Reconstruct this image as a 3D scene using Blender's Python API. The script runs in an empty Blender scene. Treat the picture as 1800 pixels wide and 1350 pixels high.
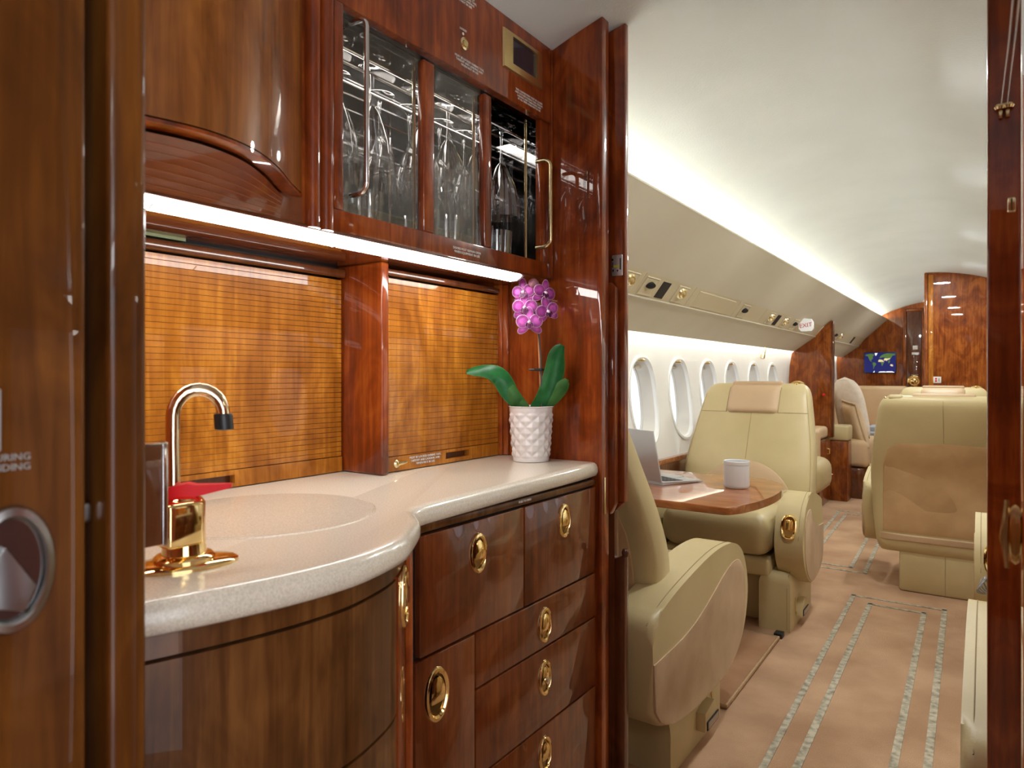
import bpy, bmesh, math, random
from mathutils import Vector, Matrix
random.seed(7)
PI = math.pi
C = bpy.context.scene.collection
SC = bpy.context.scene

# ------------------------------------------------------------------ camera
THETA = math.atan(835/1200)
cam_d = bpy.data.cameras.new('camera'); cam = bpy.data.objects.new('camera', cam_d); C.objects.link(cam)
cam.location = (0, 0, 1.1); cam.rotation_euler = (PI/2, 0, THETA)
cam_d.sensor_width = 36; cam_d.lens = 24; cam_d.shift_y = -15/1800
cam_d.clip_start = 0.02
cam_d.dof.use_dof = True; cam_d.dof.focus_distance = 2.0; cam_d.dof.aperture_fstop = 9
SC.camera = cam
# ------------------------------------------------------------------ world, exposure
W = bpy.data.worlds.new('world'); SC.world = W; W.use_nodes = True
W.node_tree.nodes['Background'].inputs[0].default_value = (0.86, 0.92, 1.0, 1)
W.node_tree.nodes['Background'].inputs[1].default_value = 1.5
SC.view_settings.view_transform = 'Standard'; SC.view_settings.look = 'None'
SC.view_settings.gamma = 1; SC.view_settings.use_curve_mapping = False
SC.view_settings.exposure = 0.15
SC.cycles.transparent_max_bounces = 32
# ------------------------------------------------------------------ lamps
def area(name, loc, rot, sx, sy, power, col=(1, 1, 1)):
    l = bpy.data.lights.new(name, 'AREA'); l.shape = 'RECTANGLE'; l.size = sx; l.size_y = sy; l.energy = power; l.color = col
    o = bpy.data.objects.new(name, l); C.objects.link(o); o.location = loc; o.rotation_euler = rot
    return o
area('entry_daylight', (0.95, -0.28, 1.0), (0, math.radians(90), 0), 1.5, 0.85, 6, (0.88, 0.91, 1.0))
for yy, pw in ((2.2, 8), (3.3, 8), (4.7, 9), (6.0, 8), (7.8, 10)):
    o = area('ceiling_fill', (-0.33, yy, 1.925), (0, 0, 0), 0.13, 0.13, pw, (.96, 1.0, 0.97)); o.data.shape = 'DISK'  # added fill for the cabin; the ceiling itself shows no lamps
area('vestibule_downlight', (.42, -.25, 1.62), (0, 0, 0), 0.25, 0.25, 3.0, (1.0, 0.96, 0.9))
area('vestibule_up_fill', (.66, -.36, 1.36), (math.radians(180), math.radians(-35), 0), 0.12, 0.9, 7, (.98, 1.0, 1.0))  # unseen upward fill added to brighten the ceiling
area('glass_cabinet_fill', (-1.02, 1.05, 1.692), (0, 0, 0), 0.05, 0.6, .9, (1.0, .95, .88))  # fill added inside the cabinet to bring out the glassware

# ------------------------------------------------------------------ materials
def mat(name, col=(.8, .8, .8), rough=.5, metal=0, coat=0, emit=None, estr=0, spec=None):
    m = bpy.data.materials.new(name); m.use_nodes = True
    b = m.node_tree.nodes['Principled BSDF']
    b.inputs['Base Color'].default_value = (*col, 1); b.inputs['Roughness'].default_value = rough
    b.inputs['Metallic'].default_value = metal; b.inputs['Coat Weight'].default_value = coat
    b.inputs['Coat Roughness'].default_value = .02
    if spec is not None: b.inputs['Specular IOR Level'].default_value = spec
    if emit: b.inputs['Emission Color'].default_value = (*emit, 1); b.inputs['Emission Strength'].default_value = estr
    return m
def nd(m, t, **k):
    n = m.node_tree.nodes.new(t)
    for a, v in k.items(): setattr(n, a, v)
    return n
def ramp(m, stops):
    r = nd(m, 'ShaderNodeValToRGB'); e = r.color_ramp.elements
    while len(e) < len(stops): e.new(.5)
    for el, (p, c) in zip(e, stops): el.position = p; el.color = (*c, 1)
    return r
def wood(name, dark, mid, light, grain='Z', seed=0.0, blotch=1.0, rough=.32, coat=1.0):
    m = mat(name, mid, rough, 0, coat, spec=.12); L = m.node_tree.links; b = m.node_tree.nodes['Principled BSDF']
    g = nd(m, 'ShaderNodeNewGeometry')
    def noise(sc, detail, dist, off):
        mp = nd(m, 'ShaderNodeMapping'); mp.inputs['Scale'].default_value = sc; mp.inputs['Location'].default_value = (off, off*1.7, off*.6)
        L.new(g.outputs['Position'], mp.inputs[0])
        n = nd(m, 'ShaderNodeTexNoise'); n.inputs['Scale'].default_value = 1; n.inputs['Detail'].default_value = detail
        n.inputs['Roughness'].default_value = .6; n.inputs['Distortion'].default_value = dist
        L.new(mp.outputs[0], n.inputs['Vector']); return n
    s = {'Z': (70, 70, 4), 'Y': (70, 4, 70), 'X': (4, 70, 70)}[grain]
    s2 = {'Z': (9, 9, 5), 'Y': (9, 5, 9), 'X': (5, 9, 9)}[grain]
    fine = noise(s, 4, .6, seed); big = noise(s2, 3, 1.6, seed+3)
    mx = nd(m, 'ShaderNodeMath', operation='MULTIPLY_ADD'); mx.inputs[1].default_value = .46
    ad = nd(m, 'ShaderNodeMath', operation='MULTIPLY'); ad.inputs[1].default_value = .54*blotch
    L.new(big.outputs[0], ad.inputs[0]); L.new(fine.outputs[0], mx.inputs[0]); L.new(ad.outputs[0], mx.inputs[2])
    r = ramp(m, [(.33, dark), (.5, mid), (.67, light)])
    L.new(mx.outputs[0], r.inputs[0]); L.new(r.outputs[0], b.inputs['Base Color'])
    return m
def noisy(name, c1, c2, scale, rough, bump=0.0, bscale=None, lo=.35, hi=.65, coat=0, bdist=.002):
    m = mat(name, c1, rough, 0, coat); L = m.node_tree.links; b = m.node_tree.nodes['Principled BSDF']
    g = nd(m, 'ShaderNodeNewGeometry')
    n = nd(m, 'ShaderNodeTexNoise'); n.inputs['Scale'].default_value = scale; n.inputs['Detail'].default_value = 5
    L.new(g.outputs['Position'], n.inputs['Vector'])
    r = ramp(m, [(lo, c1), (hi, c2)]); L.new(n.outputs[0], r.inputs[0]); L.new(r.outputs[0], b.inputs['Base Color'])
    if bump:
        n2 = nd(m, 'ShaderNodeTexNoise'); n2.inputs['Scale'].default_value = bscale or scale; n2.inputs['Detail'].default_value = 3
        L.new(g.outputs['Position'], n2.inputs['Vector'])
        bp = nd(m, 'ShaderNodeBump'); bp.inputs['Strength'].default_value = bump; bp.inputs['Distance'].default_value = bdist
        L.new(n2.outputs[0], bp.inputs['Height']); L.new(bp.outputs[0], b.inputs['Normal'])
    return m
WD = wood('lacquered_wood', (.10, .017, .003), (.245, .042, .006), (.43, .10, .014))
WCL = wood('dark_closet_wood', (.045, .014, .0025), (.095, .029, .0045), (.17, .058, .009), seed=30, coat=.4)
WDK = wood('dark_lacquered_wood', (.055, .015, .005), (.115, .032, .010), (.17, .05, .014), seed=4)
WBR = wood('brown_figured_wood', (.045, .015, .004), (.105, .037, .009), (.20, .078, .020), seed=9, coat=.35)
WAM = wood('amber_slat_wood', (.22, .062, .006), (.40, .135, .013), (.64, .26, .03), seed=2, coat=.5)
WBU = wood('figured_upper_door_wood', (.14, .042, .008), (.26, .085, .016), (.42, .15, .026), seed=21, coat=.6)
WHD = wood('underside_lined_wood', (.13, .03, .009), (.19, .046, .013), (.24, .06, .017), grain='Y', seed=5, rough=.4)
WTB = wood('table_wood', (.18, .05, .012), (.31, .092, .022), (.46, .16, .042), grain='X', seed=6)
WFAR = wood('burl_bulkhead_wood', (.085, .016, .003), (.20, .044, .006), (.36, .105, .015), seed=12, blotch=1.1, coat=.55)
BLACK = mat('black_gap', (.006, .005, .005), .6)
LEA = noisy('cream_leather', (.53, .42, .215), (.61, .49, .27), 3, .42, .12, 260)
LEAD = noisy('tan_leather', (.55, .37, .22), (.60, .42, .26), 4, .5, .10, 220)
SUE = noisy('tan_suede', (.50, .345, .21), (.60, .43, .275), 9, .85, .2, 300)
SUER = noisy('tan_rear_suede', (.52, .325, .155), (.60, .385, .195), 9, .85, .15, 300)
SEAM = mat('seam_thread', (.34, .25, .13), .8)
CARPET = noisy('beige_carpet', (.46, .265, .150), (.64, .40, .245), 3.2, .95, .9, 420, bdist=.004)
STRIPE = noisy('silver_carpet_stripe', (.24, .205, .145), (.56, .50, .385), 42, .7, .5, 400, .33, .62)
CEIL = noisy('white_ceiling_fabric', (.73, .775, .80), (.77, .815, .84), 3, .8, .35, 160, bdist=.002)
OVERH = noisy('cream_overhead_leather', (.60, .55, .43), (.63, .58, .46), 3, .6, .1, 240)
PSUM = mat('cream_service_panel', (.56, .48, .32), .45)
WALLW = noisy('white_sidewall', (.80, .78, .74), (.84, .82, .78), 5, .5, .05, 200)
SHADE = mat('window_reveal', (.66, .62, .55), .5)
PLASTW = mat('white_plastic', (.82, .82, .80), .35)
COUNTER = noisy('beige_solid_surface', (.68, .60, .48), (.84, .76, .63), 420, .22, 0, None, .35, .65, coat=.5)
GOLD = mat('polished_gold', (.93, .69, .32), .08, 1)
BRASS = mat('pale_brass', (.80, .66, .38), .22, 1)
CHROME = mat('chrome', (.78, .76, .74), .12, 1)
STEEL = mat('brushed_steel', (.42, .42, .42), .3, 1)
DGREY = mat('dark_rubber', (.015, .015, .016), .4)
RED = mat('red_plastic', (.75, .012, .018), .5, spec=.25)
PRINT = mat('white_print', (.78, .75, .70), .6)
PRINTR = mat('red_print', (.65, .02, .04), .5)
PRINTG = mat('grey_print', (.32, .31, .30), .6)
CERAM = mat('white_ceramic', (.84, .80, .80), .2, 0, .6)
MUG = mat('pale_grey_mug', (.72, .72, .74), .3)
LEAF = noisy('orchid_leaf', (.015, .15, .035), (.04, .27, .075), 25, .3, .1, 90)
LEAFB = noisy('pale_orchid_leaf', (.05, .20, .04), (.11, .32, .075), 25, .35, .1, 90)
PETAL = noisy('magenta_petal', (.46, .05, .38), (.66, .13, .55), 60, .5)
PETALR = mat('petal_white_rim', (.82, .62, .80), .5)
PETALD = mat('dark_petal', (.16, .008, .10), .45)
BUDM = mat('mauve_bud', (.34, .14, .19), .5)
STEM = mat('grey_stem', (.09, .075, .07), .6)
STAKE = mat('cane_stake', (.58, .25, .10), .6)
MOSS = noisy('potting_bark', (.03, .02, .012), (.10, .06, .03), 120, .9)
ALU = mat('aluminium', (.58, .58, .60), .32, 1)
KEYM = mat('key_black', (.02, .02, .022), .5)
SCRN = mat('map_sea', (.005, .008, .09), .3, emit=(.006, .010, .11), estr=.8)
LAND = mat('map_land', (.06, .14, .03), .4, emit=(.07, .14, .03), estr=.7)
LANDD = mat('map_desert', (.6, .5, .25), .4, emit=(.65, .55, .28), estr=.7)
ICE = mat('map_ice', (.8, .85, .9), .4, emit=(.8, .85, .9), estr=.8)
EXITW = mat('exit_sign_white', (.85, .85, .85), .4, emit=(.9, .9, .9), estr=.25)
LED = mat('led_tube', (1, 1, 1), .5, emit=(1.0, .99, .95), estr=19)
LEDC = mat('cove_led', (1, 1, 1), .5, emit=(.97, 1.0, .91), estr=36)
LEDV = mat('valance_led', (1, 1, 1), .5, emit=(.98, 1.0, .99), estr=20)
PILM = noisy('ivory_pillow_cloth', (.74, .62, .50), (.80, .69, .57), 30, .9, .4, 300)
PILT = noisy('tan_pillow_cloth', (.62, .44, .26), (.68, .50, .31), 12, .85, .2, 200)
SOFAM = noisy('tan_sofa_leather', (.60, .41, .23), (.66, .46, .27), 6, .6, .1, 200)
GREYC = mat('grey_blanket', (.42, .45, .50), .9)
CABLE = mat('grey_cable', (.22, .20, .20), .5)
YEL = mat('yellow_label', (.62, .62, .05), .5)
GLASSD = mat('dark_screen', (.035, .03, .045), .12, 0, .5)
DARKIN = mat('smoked_mirror', (.20, .195, .195), .06, 1)
MIRROR = mat('mirror_panel', (.80, .78, .75), .01, 1)
def thin_glass(name, tint, f0):
    m = bpy.data.materials.new(name); m.use_nodes = True; t = m.node_tree; t.nodes.clear()
    o = nd(m, 'ShaderNodeOutputMaterial'); mx = nd(m, 'ShaderNodeMixShader'); tr = nd(m, 'ShaderNodeBsdfTransparent')
    gl = nd(m, 'ShaderNodeBsdfGlossy'); lw = nd(m, 'ShaderNodeLayerWeight')
    pw = nd(m, 'ShaderNodeMath', operation='POWER'); pw.inputs[1].default_value = 4
    ma = nd(m, 'ShaderNodeMath', operation='MULTIPLY_ADD'); ma.inputs[1].default_value = 1-f0; ma.inputs[2].default_value = f0
    tr.inputs[0].default_value = (*tint, 1); gl.inputs['Roughness'].default_value = .015
    t.links.new(lw.outputs['Facing'], pw.inputs[0]); t.links.new(pw.outputs[0], ma.inputs[0])
    t.links.new(ma.outputs[0], mx.inputs[0]); t.links.new(tr.outputs[0], mx.inputs[1]); t.links.new(gl.outputs[0], mx.inputs[2])
    t.links.new(mx.outputs[0], o.inputs[0]); return m
PANE = thin_glass('tinted_door_glass', (.92, .91, .90), .075)
CRYSTAL = thin_glass('crystal_glass', (.93, .94, .95), .20)
def pane_mat():
    m = bpy.data.materials.new('window_pane'); m.use_nodes = True; t = m.node_tree; t.nodes.clear()
    o = nd(m, 'ShaderNodeOutputMaterial'); mx = nd(m, 'ShaderNodeMixShader'); tr = nd(m, 'ShaderNodeBsdfTransparent')
    tl = nd(m, 'ShaderNodeBsdfTranslucent'); tl.inputs[0].default_value = (.85, .85, .85, 1); tr.inputs[0].default_value = (.8, .82, .84, 1)
    mx.inputs[0].default_value = .8
    t.links.new(tr.outputs[0], mx.inputs[1]); t.links.new(tl.outputs[0], mx.inputs[2]); t.links.new(mx.outputs[0], o.inputs[0]); return m
WPANE = pane_mat()

# ------------------------------------------------------------------ object helpers
OFF = {}
def finish(me, angle=38):
    me.polygons.foreach_set('use_smooth', [True]*len(me.polygons))
    try: me.set_sharp_from_angle(angle=math.radians(angle))
    except Exception: pass
def obj(name, bm, material, parent=None, angle=38):
    off = OFF.get(parent.name, Vector((0, 0, 0))) if parent else Vector((0, 0, 0))
    if off.length > 0: bmesh.ops.translate(bm, verts=bm.verts, vec=-off)
    bmesh.ops.recalc_face_normals(bm, faces=bm.faces)
    me = bpy.data.meshes.new(name); bm.to_mesh(me); bm.free()
    for mm in (material if isinstance(material, (list, tuple)) else [material]): me.materials.append(mm)
    finish(me, angle)
    o = bpy.data.objects.new(name, me); C.objects.link(o)
    if parent: o.parent = parent
    OFF[o.name] = off
    return o
def thing(name, label, cat, loc=(0, 0, 0), group=None):
    o = bpy.data.objects.new(name, None); C.objects.link(o); o.location = loc; o.empty_display_size = .05
    o['label'] = label; o['category'] = cat
    if group: o['group'] = group
    OFF[o.name] = Vector(loc); return o
def tag(o, label, cat, group=None):
    o['label'] = label; o['category'] = cat
    if group: o['group'] = group
    return o
def struct(o): o['kind'] = 'structure'; return o
def copy_tree(o, parent=None):
    c = o.copy(); C.objects.link(c)
    if parent: c.parent = parent
    OFF[c.name] = OFF.get(o.name, Vector((0, 0, 0)))
    for ch in list(o.children): copy_tree(ch, c)
    return c

# ------------------------------------------------------------------ mesh helpers
def B(): return bmesh.new()
def box(bm, a, b, r=0, seg=2, edges=None):
    a, b = Vector(a), Vector(b)
    lo = Vector(map(min, a, b)); hi = Vector(map(max, a, b))
    M = Matrix.Translation((lo+hi)/2) @ Matrix.Diagonal((*(hi-lo), 1))
    g = bmesh.ops.create_cube(bm, size=1, matrix=M); vs = g['verts']
    if r > 0:
        es = list({e for v in vs for e in v.link_edges})
        if edges: es = [e for e in es if edges(e.verts[0].co, e.verts[1].co)]
        bmesh.ops.bevel(bm, geom=es, offset=min(r, min(hi-lo)*.49), segments=seg, profile=.5, affect='EDGES')
    return bm
def frame_of(d):
    d = Vector(d).normalized(); u = Vector((0, 0, 1)) if abs(d.z) < .9 else Vector((1, 0, 0))
    x = d.cross(u).normalized(); return x, x.cross(d).normalized(), d
def tube(bm, pts, r, n=10, caps=True):
    pts = [Vector(p) for p in pts]; rr = r if isinstance(r, (list, tuple)) else [r]*len(pts)
    rings = []; px = None
    for i, p in enumerate(pts):
        d = (pts[min(i+1, len(pts)-1)]-pts[max(i-1, 0)]).normalized()
        if px is None: px = frame_of(d)[0]
        px = (px - d*px.dot(d)).normalized(); py = d.cross(px)
        rings.append([bm.verts.new(p+(px*math.cos(2*PI*k/n)+py*math.sin(2*PI*k/n))*rr[i]) for k in range(n)])
    for a, b in zip(rings, rings[1:]):
        for k in range(n): bm.faces.new((a[k], a[(k+1) % n], b[(k+1) % n], b[k]))
    if caps: bm.faces.new(rings[0][::-1]); bm.faces.new(rings[-1])
    return bm
def lathe(bm, c, prof, n=24, axis=(0, 0, 1), fn=None, cap0=True, cap1=True, sx=1, sy=1):
    c = Vector(c); ax = Vector(axis).normalized(); X, Y, _ = frame_of(ax)
    if abs(ax.z) > .99: X, Y = Vector((1, 0, 0)), Vector((0, 1, 0))
    rings = []
    for i, (r, h) in enumerate(prof):
        ring = []
        for k in range(n):
            a = 2*PI*k/n; q = r if fn is None else fn(r, h, a)
            ring.append(bm.verts.new(c+ax*h+X*(q*math.cos(a)*sx)+Y*(q*math.sin(a)*sy)))
        rings.append(ring)
    for a, b in zip(rings, rings[1:]):
        for k in range(n): bm.faces.new((a[k], a[(k+1) % n], b[(k+1) % n], b[k]))
    if cap0: bm.faces.new(rings[0][::-1])
    if cap1: bm.faces.new(rings[-1])
    return bm
def loops(bm, rings, caps=True, closed=True):
    R = [[bm.verts.new(p) for p in r] for r in rings]
    for a, b in zip(R, R[1:]):
        n = len(a)
        for k in range(n if closed else n-1): bm.faces.new((a[k], a[(k+1) % n], b[(k+1) % n], b[k]))
    if caps and closed: bm.faces.new(R[0][::-1]); bm.faces.new(R[-1])
    return bm
def sell(t, a, b, n):
    c, s = math.cos(t), math.sin(t)
    return a*math.copysign(abs(c)**(2/n), c), b*math.copysign(abs(s)**(2/n), s)
def prism(bm, poly, axis, a, b, r=0, seg=3):
    """poly of 2-D points in the plane across axis ('x': (y,z), 'y': (x,z), 'z': (x,y)), from a to b"""
    def P(p, h): return {'x': (h, p[0], p[1]), 'y': (p[0], h, p[1]), 'z': (p[0], p[1], h)}[axis]
    A = [bm.verts.new(P(p, a)) for p in poly]; Bv = [bm.verts.new(P(p, b)) for p in poly]
    n = len(poly)
    f0 = bm.faces.new(A[::-1]); f1 = bm.faces.new(Bv)
    for k in range(n): bm.faces.new((A[k], A[(k+1) % n], Bv[(k+1) % n], Bv[k]))
    if r > 0: bmesh.ops.bevel(bm, geom=list(f0.edges)+list(f1.edges), offset=r, segments=seg, profile=.5, affect='EDGES')
    return bm
def strip(bm, prof, y0, y1, ny=1):
    """open sheet: (x,z) profile swept along y"""
    R = [[bm.verts.new((x, y0+(y1-y0)*j/ny, z)) for x, z in prof] for j in range(ny+1)]
    for a, b in zip(R, R[1:]):
        for k in range(len(prof)-1): bm.faces.new((a[k], a[k+1], b[k+1], b[k]))
    return bm
def smooth_curve(pts, n=6):
    """Catmull-Rom through points"""
    P = [Vector(p) for p in pts]; out = []
    for i in range(len(P)-1):
        p0 = P[i-1] if i else P[0]*2-P[1]; p1, p2 = P[i], P[i+1]; p3 = P[i+2] if i+2 < len(P) else P[-1]*2-P[-2]
        for k in range(n):
            t = k/n
            out.append(.5*((2*p1)+(-p0+p2)*t+(2*p0-5*p1+4*p2-p3)*t*t+(-p0+3*p1-3*p2+p3)*t**3))
    out.append(P[-1]); return out
def text(name, s, size, loc, xdir, ydir, material, parent, align='CENTER', depth=.0004):
    cu = bpy.data.curves.new(name, 'FONT'); cu.body = s; cu.size = size; cu.align_x = align; cu.align_y = 'CENTER'; cu.extrude = depth
    cu.space_line = 1.0; cu.resolution_u = 2
    o = bpy.data.objects.new(name, cu); C.objects.link(o)
    bpy.context.view_layer.update()
    me = bpy.data.meshes.new_from_object(o.evaluated_get(bpy.context.evaluated_depsgraph_get()))
    bpy.data.objects.remove(o)
    me.materials.clear(); me.materials.append(material)
    x = Vector(xdir).normalized(); y = Vector(ydir).normalized(); z = x.cross(y)
    off = OFF.get(parent.name, Vector((0, 0, 0))) if parent else Vector((0, 0, 0))
    M = Matrix((x, y, z)).transposed().to_4x4(); M.translation = Vector(loc)-off
    me.transform(M); me.name = name
    q = bpy.data.objects.new(name, me); C.objects.link(q)
    if parent: q.parent = parent
    OFF[q.name] = off
    return q
YD, ZD, XD = Vector((0, 1, 0)), Vector((0, 0, 1)), Vector((1, 0, 0))

# ================================================================== SETTING
XC = -0.35                                              # the aircraft's centre line
def mx(x): return 2*XC-x
def zc(x, y=0): return 1.965-.42*(x+.42)**2-.003*max(0, y-2)
# floor
bm = B(); box(bm, (-1.6, -1.05, -.03), (.9, 9.1, 0)); floor = struct(obj('floor', bm, CARPET))
STR = [  # inlaid stripes: (x0,y0)-(x1,y1) centre lines and widths
    ((-.500, 1.15), (-.548, 3.78), .020), ((-.425, 1.15), (-.462, 3.68), .022), ((-.20, 1.15), (-.239, 3.68), .022), ((-.118, 1.15), (-.163, 3.78), .022),
    ((-.548, 3.775), (-.163, 3.775), .016), ((-.462, 3.675), (-.239, 3.675), .016),
    ((-.914, 4.23), (-.985, 6.07), .022), ((-.870, 4.315), (-.915, 5.95), .020), ((-.638, 4.315), (-.69, 5.95), .020), ((-.5576, 4.23), (-.62, 6.07), .022),
    ((-.914, 4.23), (-.5576, 4.23), .016), ((-.870, 4.315), (-.638, 4.315), .016), ((-.985, 6.07), (-.62, 6.07), .016), ((-.915, 5.95), (-.69, 5.95), .016)]
for (a, b, w) in STR:
    a, b = Vector((*a, 0)), Vector((*b, 0)); d = (b-a).normalized(); n = Vector((-d.y, d.x, 0))*w/2
    a -= d*w/2; b += d*w/2
    bm = B(); loops(bm, [[a-n, a+n, b+n, b-n], [p+Vector((0, 0, .003)) for p in (a-n, a+n, b+n, b-n)]])
    obj('carpet_stripe', bm, STRIPE, floor)
# ceiling: forward vestibule and cabin vault
N = 26
bm = B(); strip(bm, [(-1.3+2.13*i/N, zc(-1.3+2.13*i/N)) for i in range(N+1)], -1.0, 1.49, 2); struct(obj('ceiling', bm, CEIL))
bm = B(); R = []
xs = [-1.15+1.60*i/N for i in range(N+1)]
Rv = [[bm.verts.new((x, y, zc(x, y))) for x in xs] for y in (1.49, 2, 3, 4, 5, 6, 7, 8, 9.02)]
for a, b in zip(Rv, Rv[1:]):
    for k in range(N): bm.faces.new((a[k], a[k+1], b[k+1], b[k]))
struct(obj('ceiling', bm, CEIL))
# overhead panels with the light cove behind their lip
def side(x, left): return x if left else mx(x)
def build_side(left, y0):
    s = 'left' if left else 'right'
    lip = [(-1.15, 1.765), (-1.145, 1.70), (-1.04, 1.70), (-1.0, 1.728), (-.958, 1.757), (-.950, 1.757), (-.950, 1.750), (-1.18, 1.535)]
    bm = B(); strip(bm, [(side(x, left), z) for x, z in lip], y0, 9.0, 1)
    struct(obj('trim_1' if left else 'trim_3', bm, OVERH, angle=25))
    bm = B(); strip(bm, [(side(x, left), z) for x, z in [(-1.25, 1.443), (-1.425, 1.318), (-1.43, 1.318), (-1.425, 1.33), (-1.40, 1.40), (-1.43, 1.415), (-1.50, 1.41)]], y0, 9.0, 1)
    struct(obj('trim_2' if left else 'trim_4', bm, OVERH, angle=25))
    bm = B(); box(bm, (side(-1.115, left), y0+.02, 1.722), (side(-1.085, left), 8.98, 1.736), .004, 2)
    tag(obj('cove_light', bm, LEDC), 'long warm cove light strip hidden behind the %s overhead panel lip' % s, 'light')
    bm = B(); box(bm, (side(-1.44, left), y0+.02, 1.385), (side(-1.425, left), 8.98, 1.393), .003, 2)
    tag(obj('valance_light', bm, LEDV), 'long light strip above the %s windows behind the valance' % s, 'light')
    # window wall
    WY = [1.77, 2.29, 2.81, 3.33, 3.85, 4.36, 4.86, 5.42, 5.98, 7.1, 7.65, 8.2]
    ZC, HA, HB = .968, .168, .228
    def wx(z):
        q = (z-.60)/.815                                   # gentle barrel curve of the sidewall
        return -1.405-.072*q-.165*q*(1-q)
    zlo, zhi = .60, 1.415
    bm = B(); bd = [y0]
    for a, b in zip(WY, WY[1:]): bd.append((a+b)/2)
    bd.append(9.0)
    M = 48
    for k, yc in enumerate(WY):
        ya, yb = bd[k], bd[k+1]
        inner, outer = [], []
        for i in range(M):
            t = 2*PI*i/M
            dy, dz = sell(t, HA, HB, 2.35); inner.append((yc+dy, ZC+dz))
            c, s_ = math.cos(t), math.sin(t)
            q = 1e9
            if c > 1e-6: q = min(q, (yb-yc)/c)
            if c < -1e-6: q = min(q, (ya-yc)/c)
            if s_ > 1e-6: q = min(q, (zhi-ZC)/s_)
            if s_ < -1e-6: q = min(q, (zlo-ZC)/s_)
            outer.append((yc+c*q, ZC+s_*q))
        # snap the nearest outer point to each corner
        for cy, cz in ((ya, zlo), (yb, zlo), (ya, zhi), (yb, zhi)):
            j = min(range(M), key=lambda i: (outer[i][0]-cy)**2+(outer[i][1]-cz)**2); outer[j] = (cy, cz)
        rings = []
        for f in (0, .2, .4, .6, .8, 1):
            rings.append([bm.verts.new((side(wx(o[1]*(1-f)+n_[1]*f), left), o[0]*(1-f)+n_[0]*f, o[1]*(1-f)+n_[1]*f)) for o, n_ in zip(outer, inner)])
        for a, b in zip(rings, rings[1:]):
            for i in range(M): bm.faces.new((a[i], a[(i+1) % M], b[(i+1) % M], b[i]))
    bmesh.ops.remove_doubles(bm, verts=bm.verts, dist=.0005)
    struct(obj('wall_'+s, bm, WALLW, angle=60))
    bm = B(); strip(bm, [(side(-1.405, left), .60), (side(-1.395, left), .0)], y0, 9.0, 1); struct(obj('baseboard_'+s, bm, OVERH))
    for k, yc in enumerate(WY):
        w = bpy.data.objects.new('window_%d' % (k+1+(0 if left else 20)), None); C.objects.link(w); struct(w); w.location = (side(-1.49, left), yc, ZC)
        OFF[w.name] = Vector(w.location)
        def ring(sc_, dx, n=2.35):
            return [Vector((side(wx(ZC+sell(2*PI*i/M, HA*sc_, HB*sc_, n)[1])-dx, left), yc+sell(2*PI*i/M, HA*sc_, HB*sc_, n)[0], ZC+sell(2*PI*i/M, HA*sc_, HB*sc_, n)[1])) for i in range(M)]
        bm = B(); loops(bm, [ring(1.06, -.001), ring(1.055, -.008), ring(1.0, -.010), ring(.955, -.003), ring(.945, .012)], caps=False); obj('window_trim', bm, PLASTW, w)
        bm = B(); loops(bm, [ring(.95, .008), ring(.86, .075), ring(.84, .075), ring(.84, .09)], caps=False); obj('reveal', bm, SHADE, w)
        bm = B(); vs = [bm.verts.new(p) for p in ring(.855, .085)]; bm.faces.new(vs); obj('pane', bm, WPANE, w)
        bm = B(); box(bm, (side(-1.545, left), yc-HA*.8, ZC+.17), (side(-1.535, left), yc+HA*.8, ZC+.19), .003); obj('shade_rail', bm, SHADE, w)
        zt = ZC+HB*.95; bm = B(); lathe(bm, (side(wx(zt)-.012, left), yc, zt-.004), [(.036, -.006), (.042, 0), (.036, .006)], 16, sx=.7); obj('latch', bm, BRASS, w)
    # ledge along the wall
    if left:
        t = thing('side_ledge', 'polished wooden ledge along the white sidewall beneath the windows', 'ledge', (-1.39, 4.0, .6))
        bm = B(); box(bm, (-1.412, y0+.01, .635), (-1.380, 6.47, .662), .006); obj('ledge_top', bm, WTB, t)
        bm = B(); box(bm, (-1.398, y0+.01, .50), (-1.384, 6.47, .635), .003); obj('front_panel', bm, WDK, t)
build_side(True, 1.492)
build_side(False, 1.28)
# hull around the forward part
bm = B(); box(bm, (-1.34, -1.0, 0), (-1.30, 1.47, 1.75)); struct(obj('wall_left', bm, OVERH))
bm = B(); box(bm, (.82, -1.0, 0), (.86, -.72, 1.7)); box(bm, (.82, .18, 0), (.86, 1.28, 1.7)); box(bm, (.82, -.72, 1.62), (.86, .18, 1.7)); struct(obj('wall_right', bm, WD))
bm = B(); box(bm, (-1.34, -1.05, 0), (.86, -1.0, 2.0)); struct(obj('wall_front', bm, WD))
# rear bulkhead
YR = 9.0
bm = B(); box(bm, (-1.6, YR, 0), (.9, YR+.05, 2.05)); wr = struct(obj('wall_rear', bm, WFAR))
bm = B(); box(bm, (-.757, YR-.02, 0), (-.606, YR, 1.83), .004); d = struct(obj('door_1', bm, WDK))
bm = B(); lathe(bm, (-.68, YR-.02, 1.035), [(.070, 0), (.067, .012), (.054, .014), (.050, .003), (.036, .003), (.033, .022), (.026, .028), (.010, .030)], 24, axis=(0, -1, 0)); obj('door_knob', bm, GOLD, d)
bm = B(); box(bm, (-.71, YR-.028, 1.105), (-.64, YR-.02, 1.112)); obj('name_plate', bm, PRINTG, d)
bm = B(); box(bm, (-.703, YR-.03, 1.335), (-.63, YR-.02, 1.362), .003); obj('grille', bm, PLASTW, d)
bm = B(); box(bm, (-.693, YR-.026, 1.395), (-.645, YR-.02, 1.44), .003); obj('placard', bm, PRINT, d)
bm = B(); box(bm, (-.792, YR-.035, 0), (-.757, YR, 1.86), .006); struct(obj('trim_5', bm, WFAR))
bm = B(); box(bm, (-.606, YR-.035, 0), (-.57, YR, 1.86), .006); struct(obj('trim_5', bm, WFAR))
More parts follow.
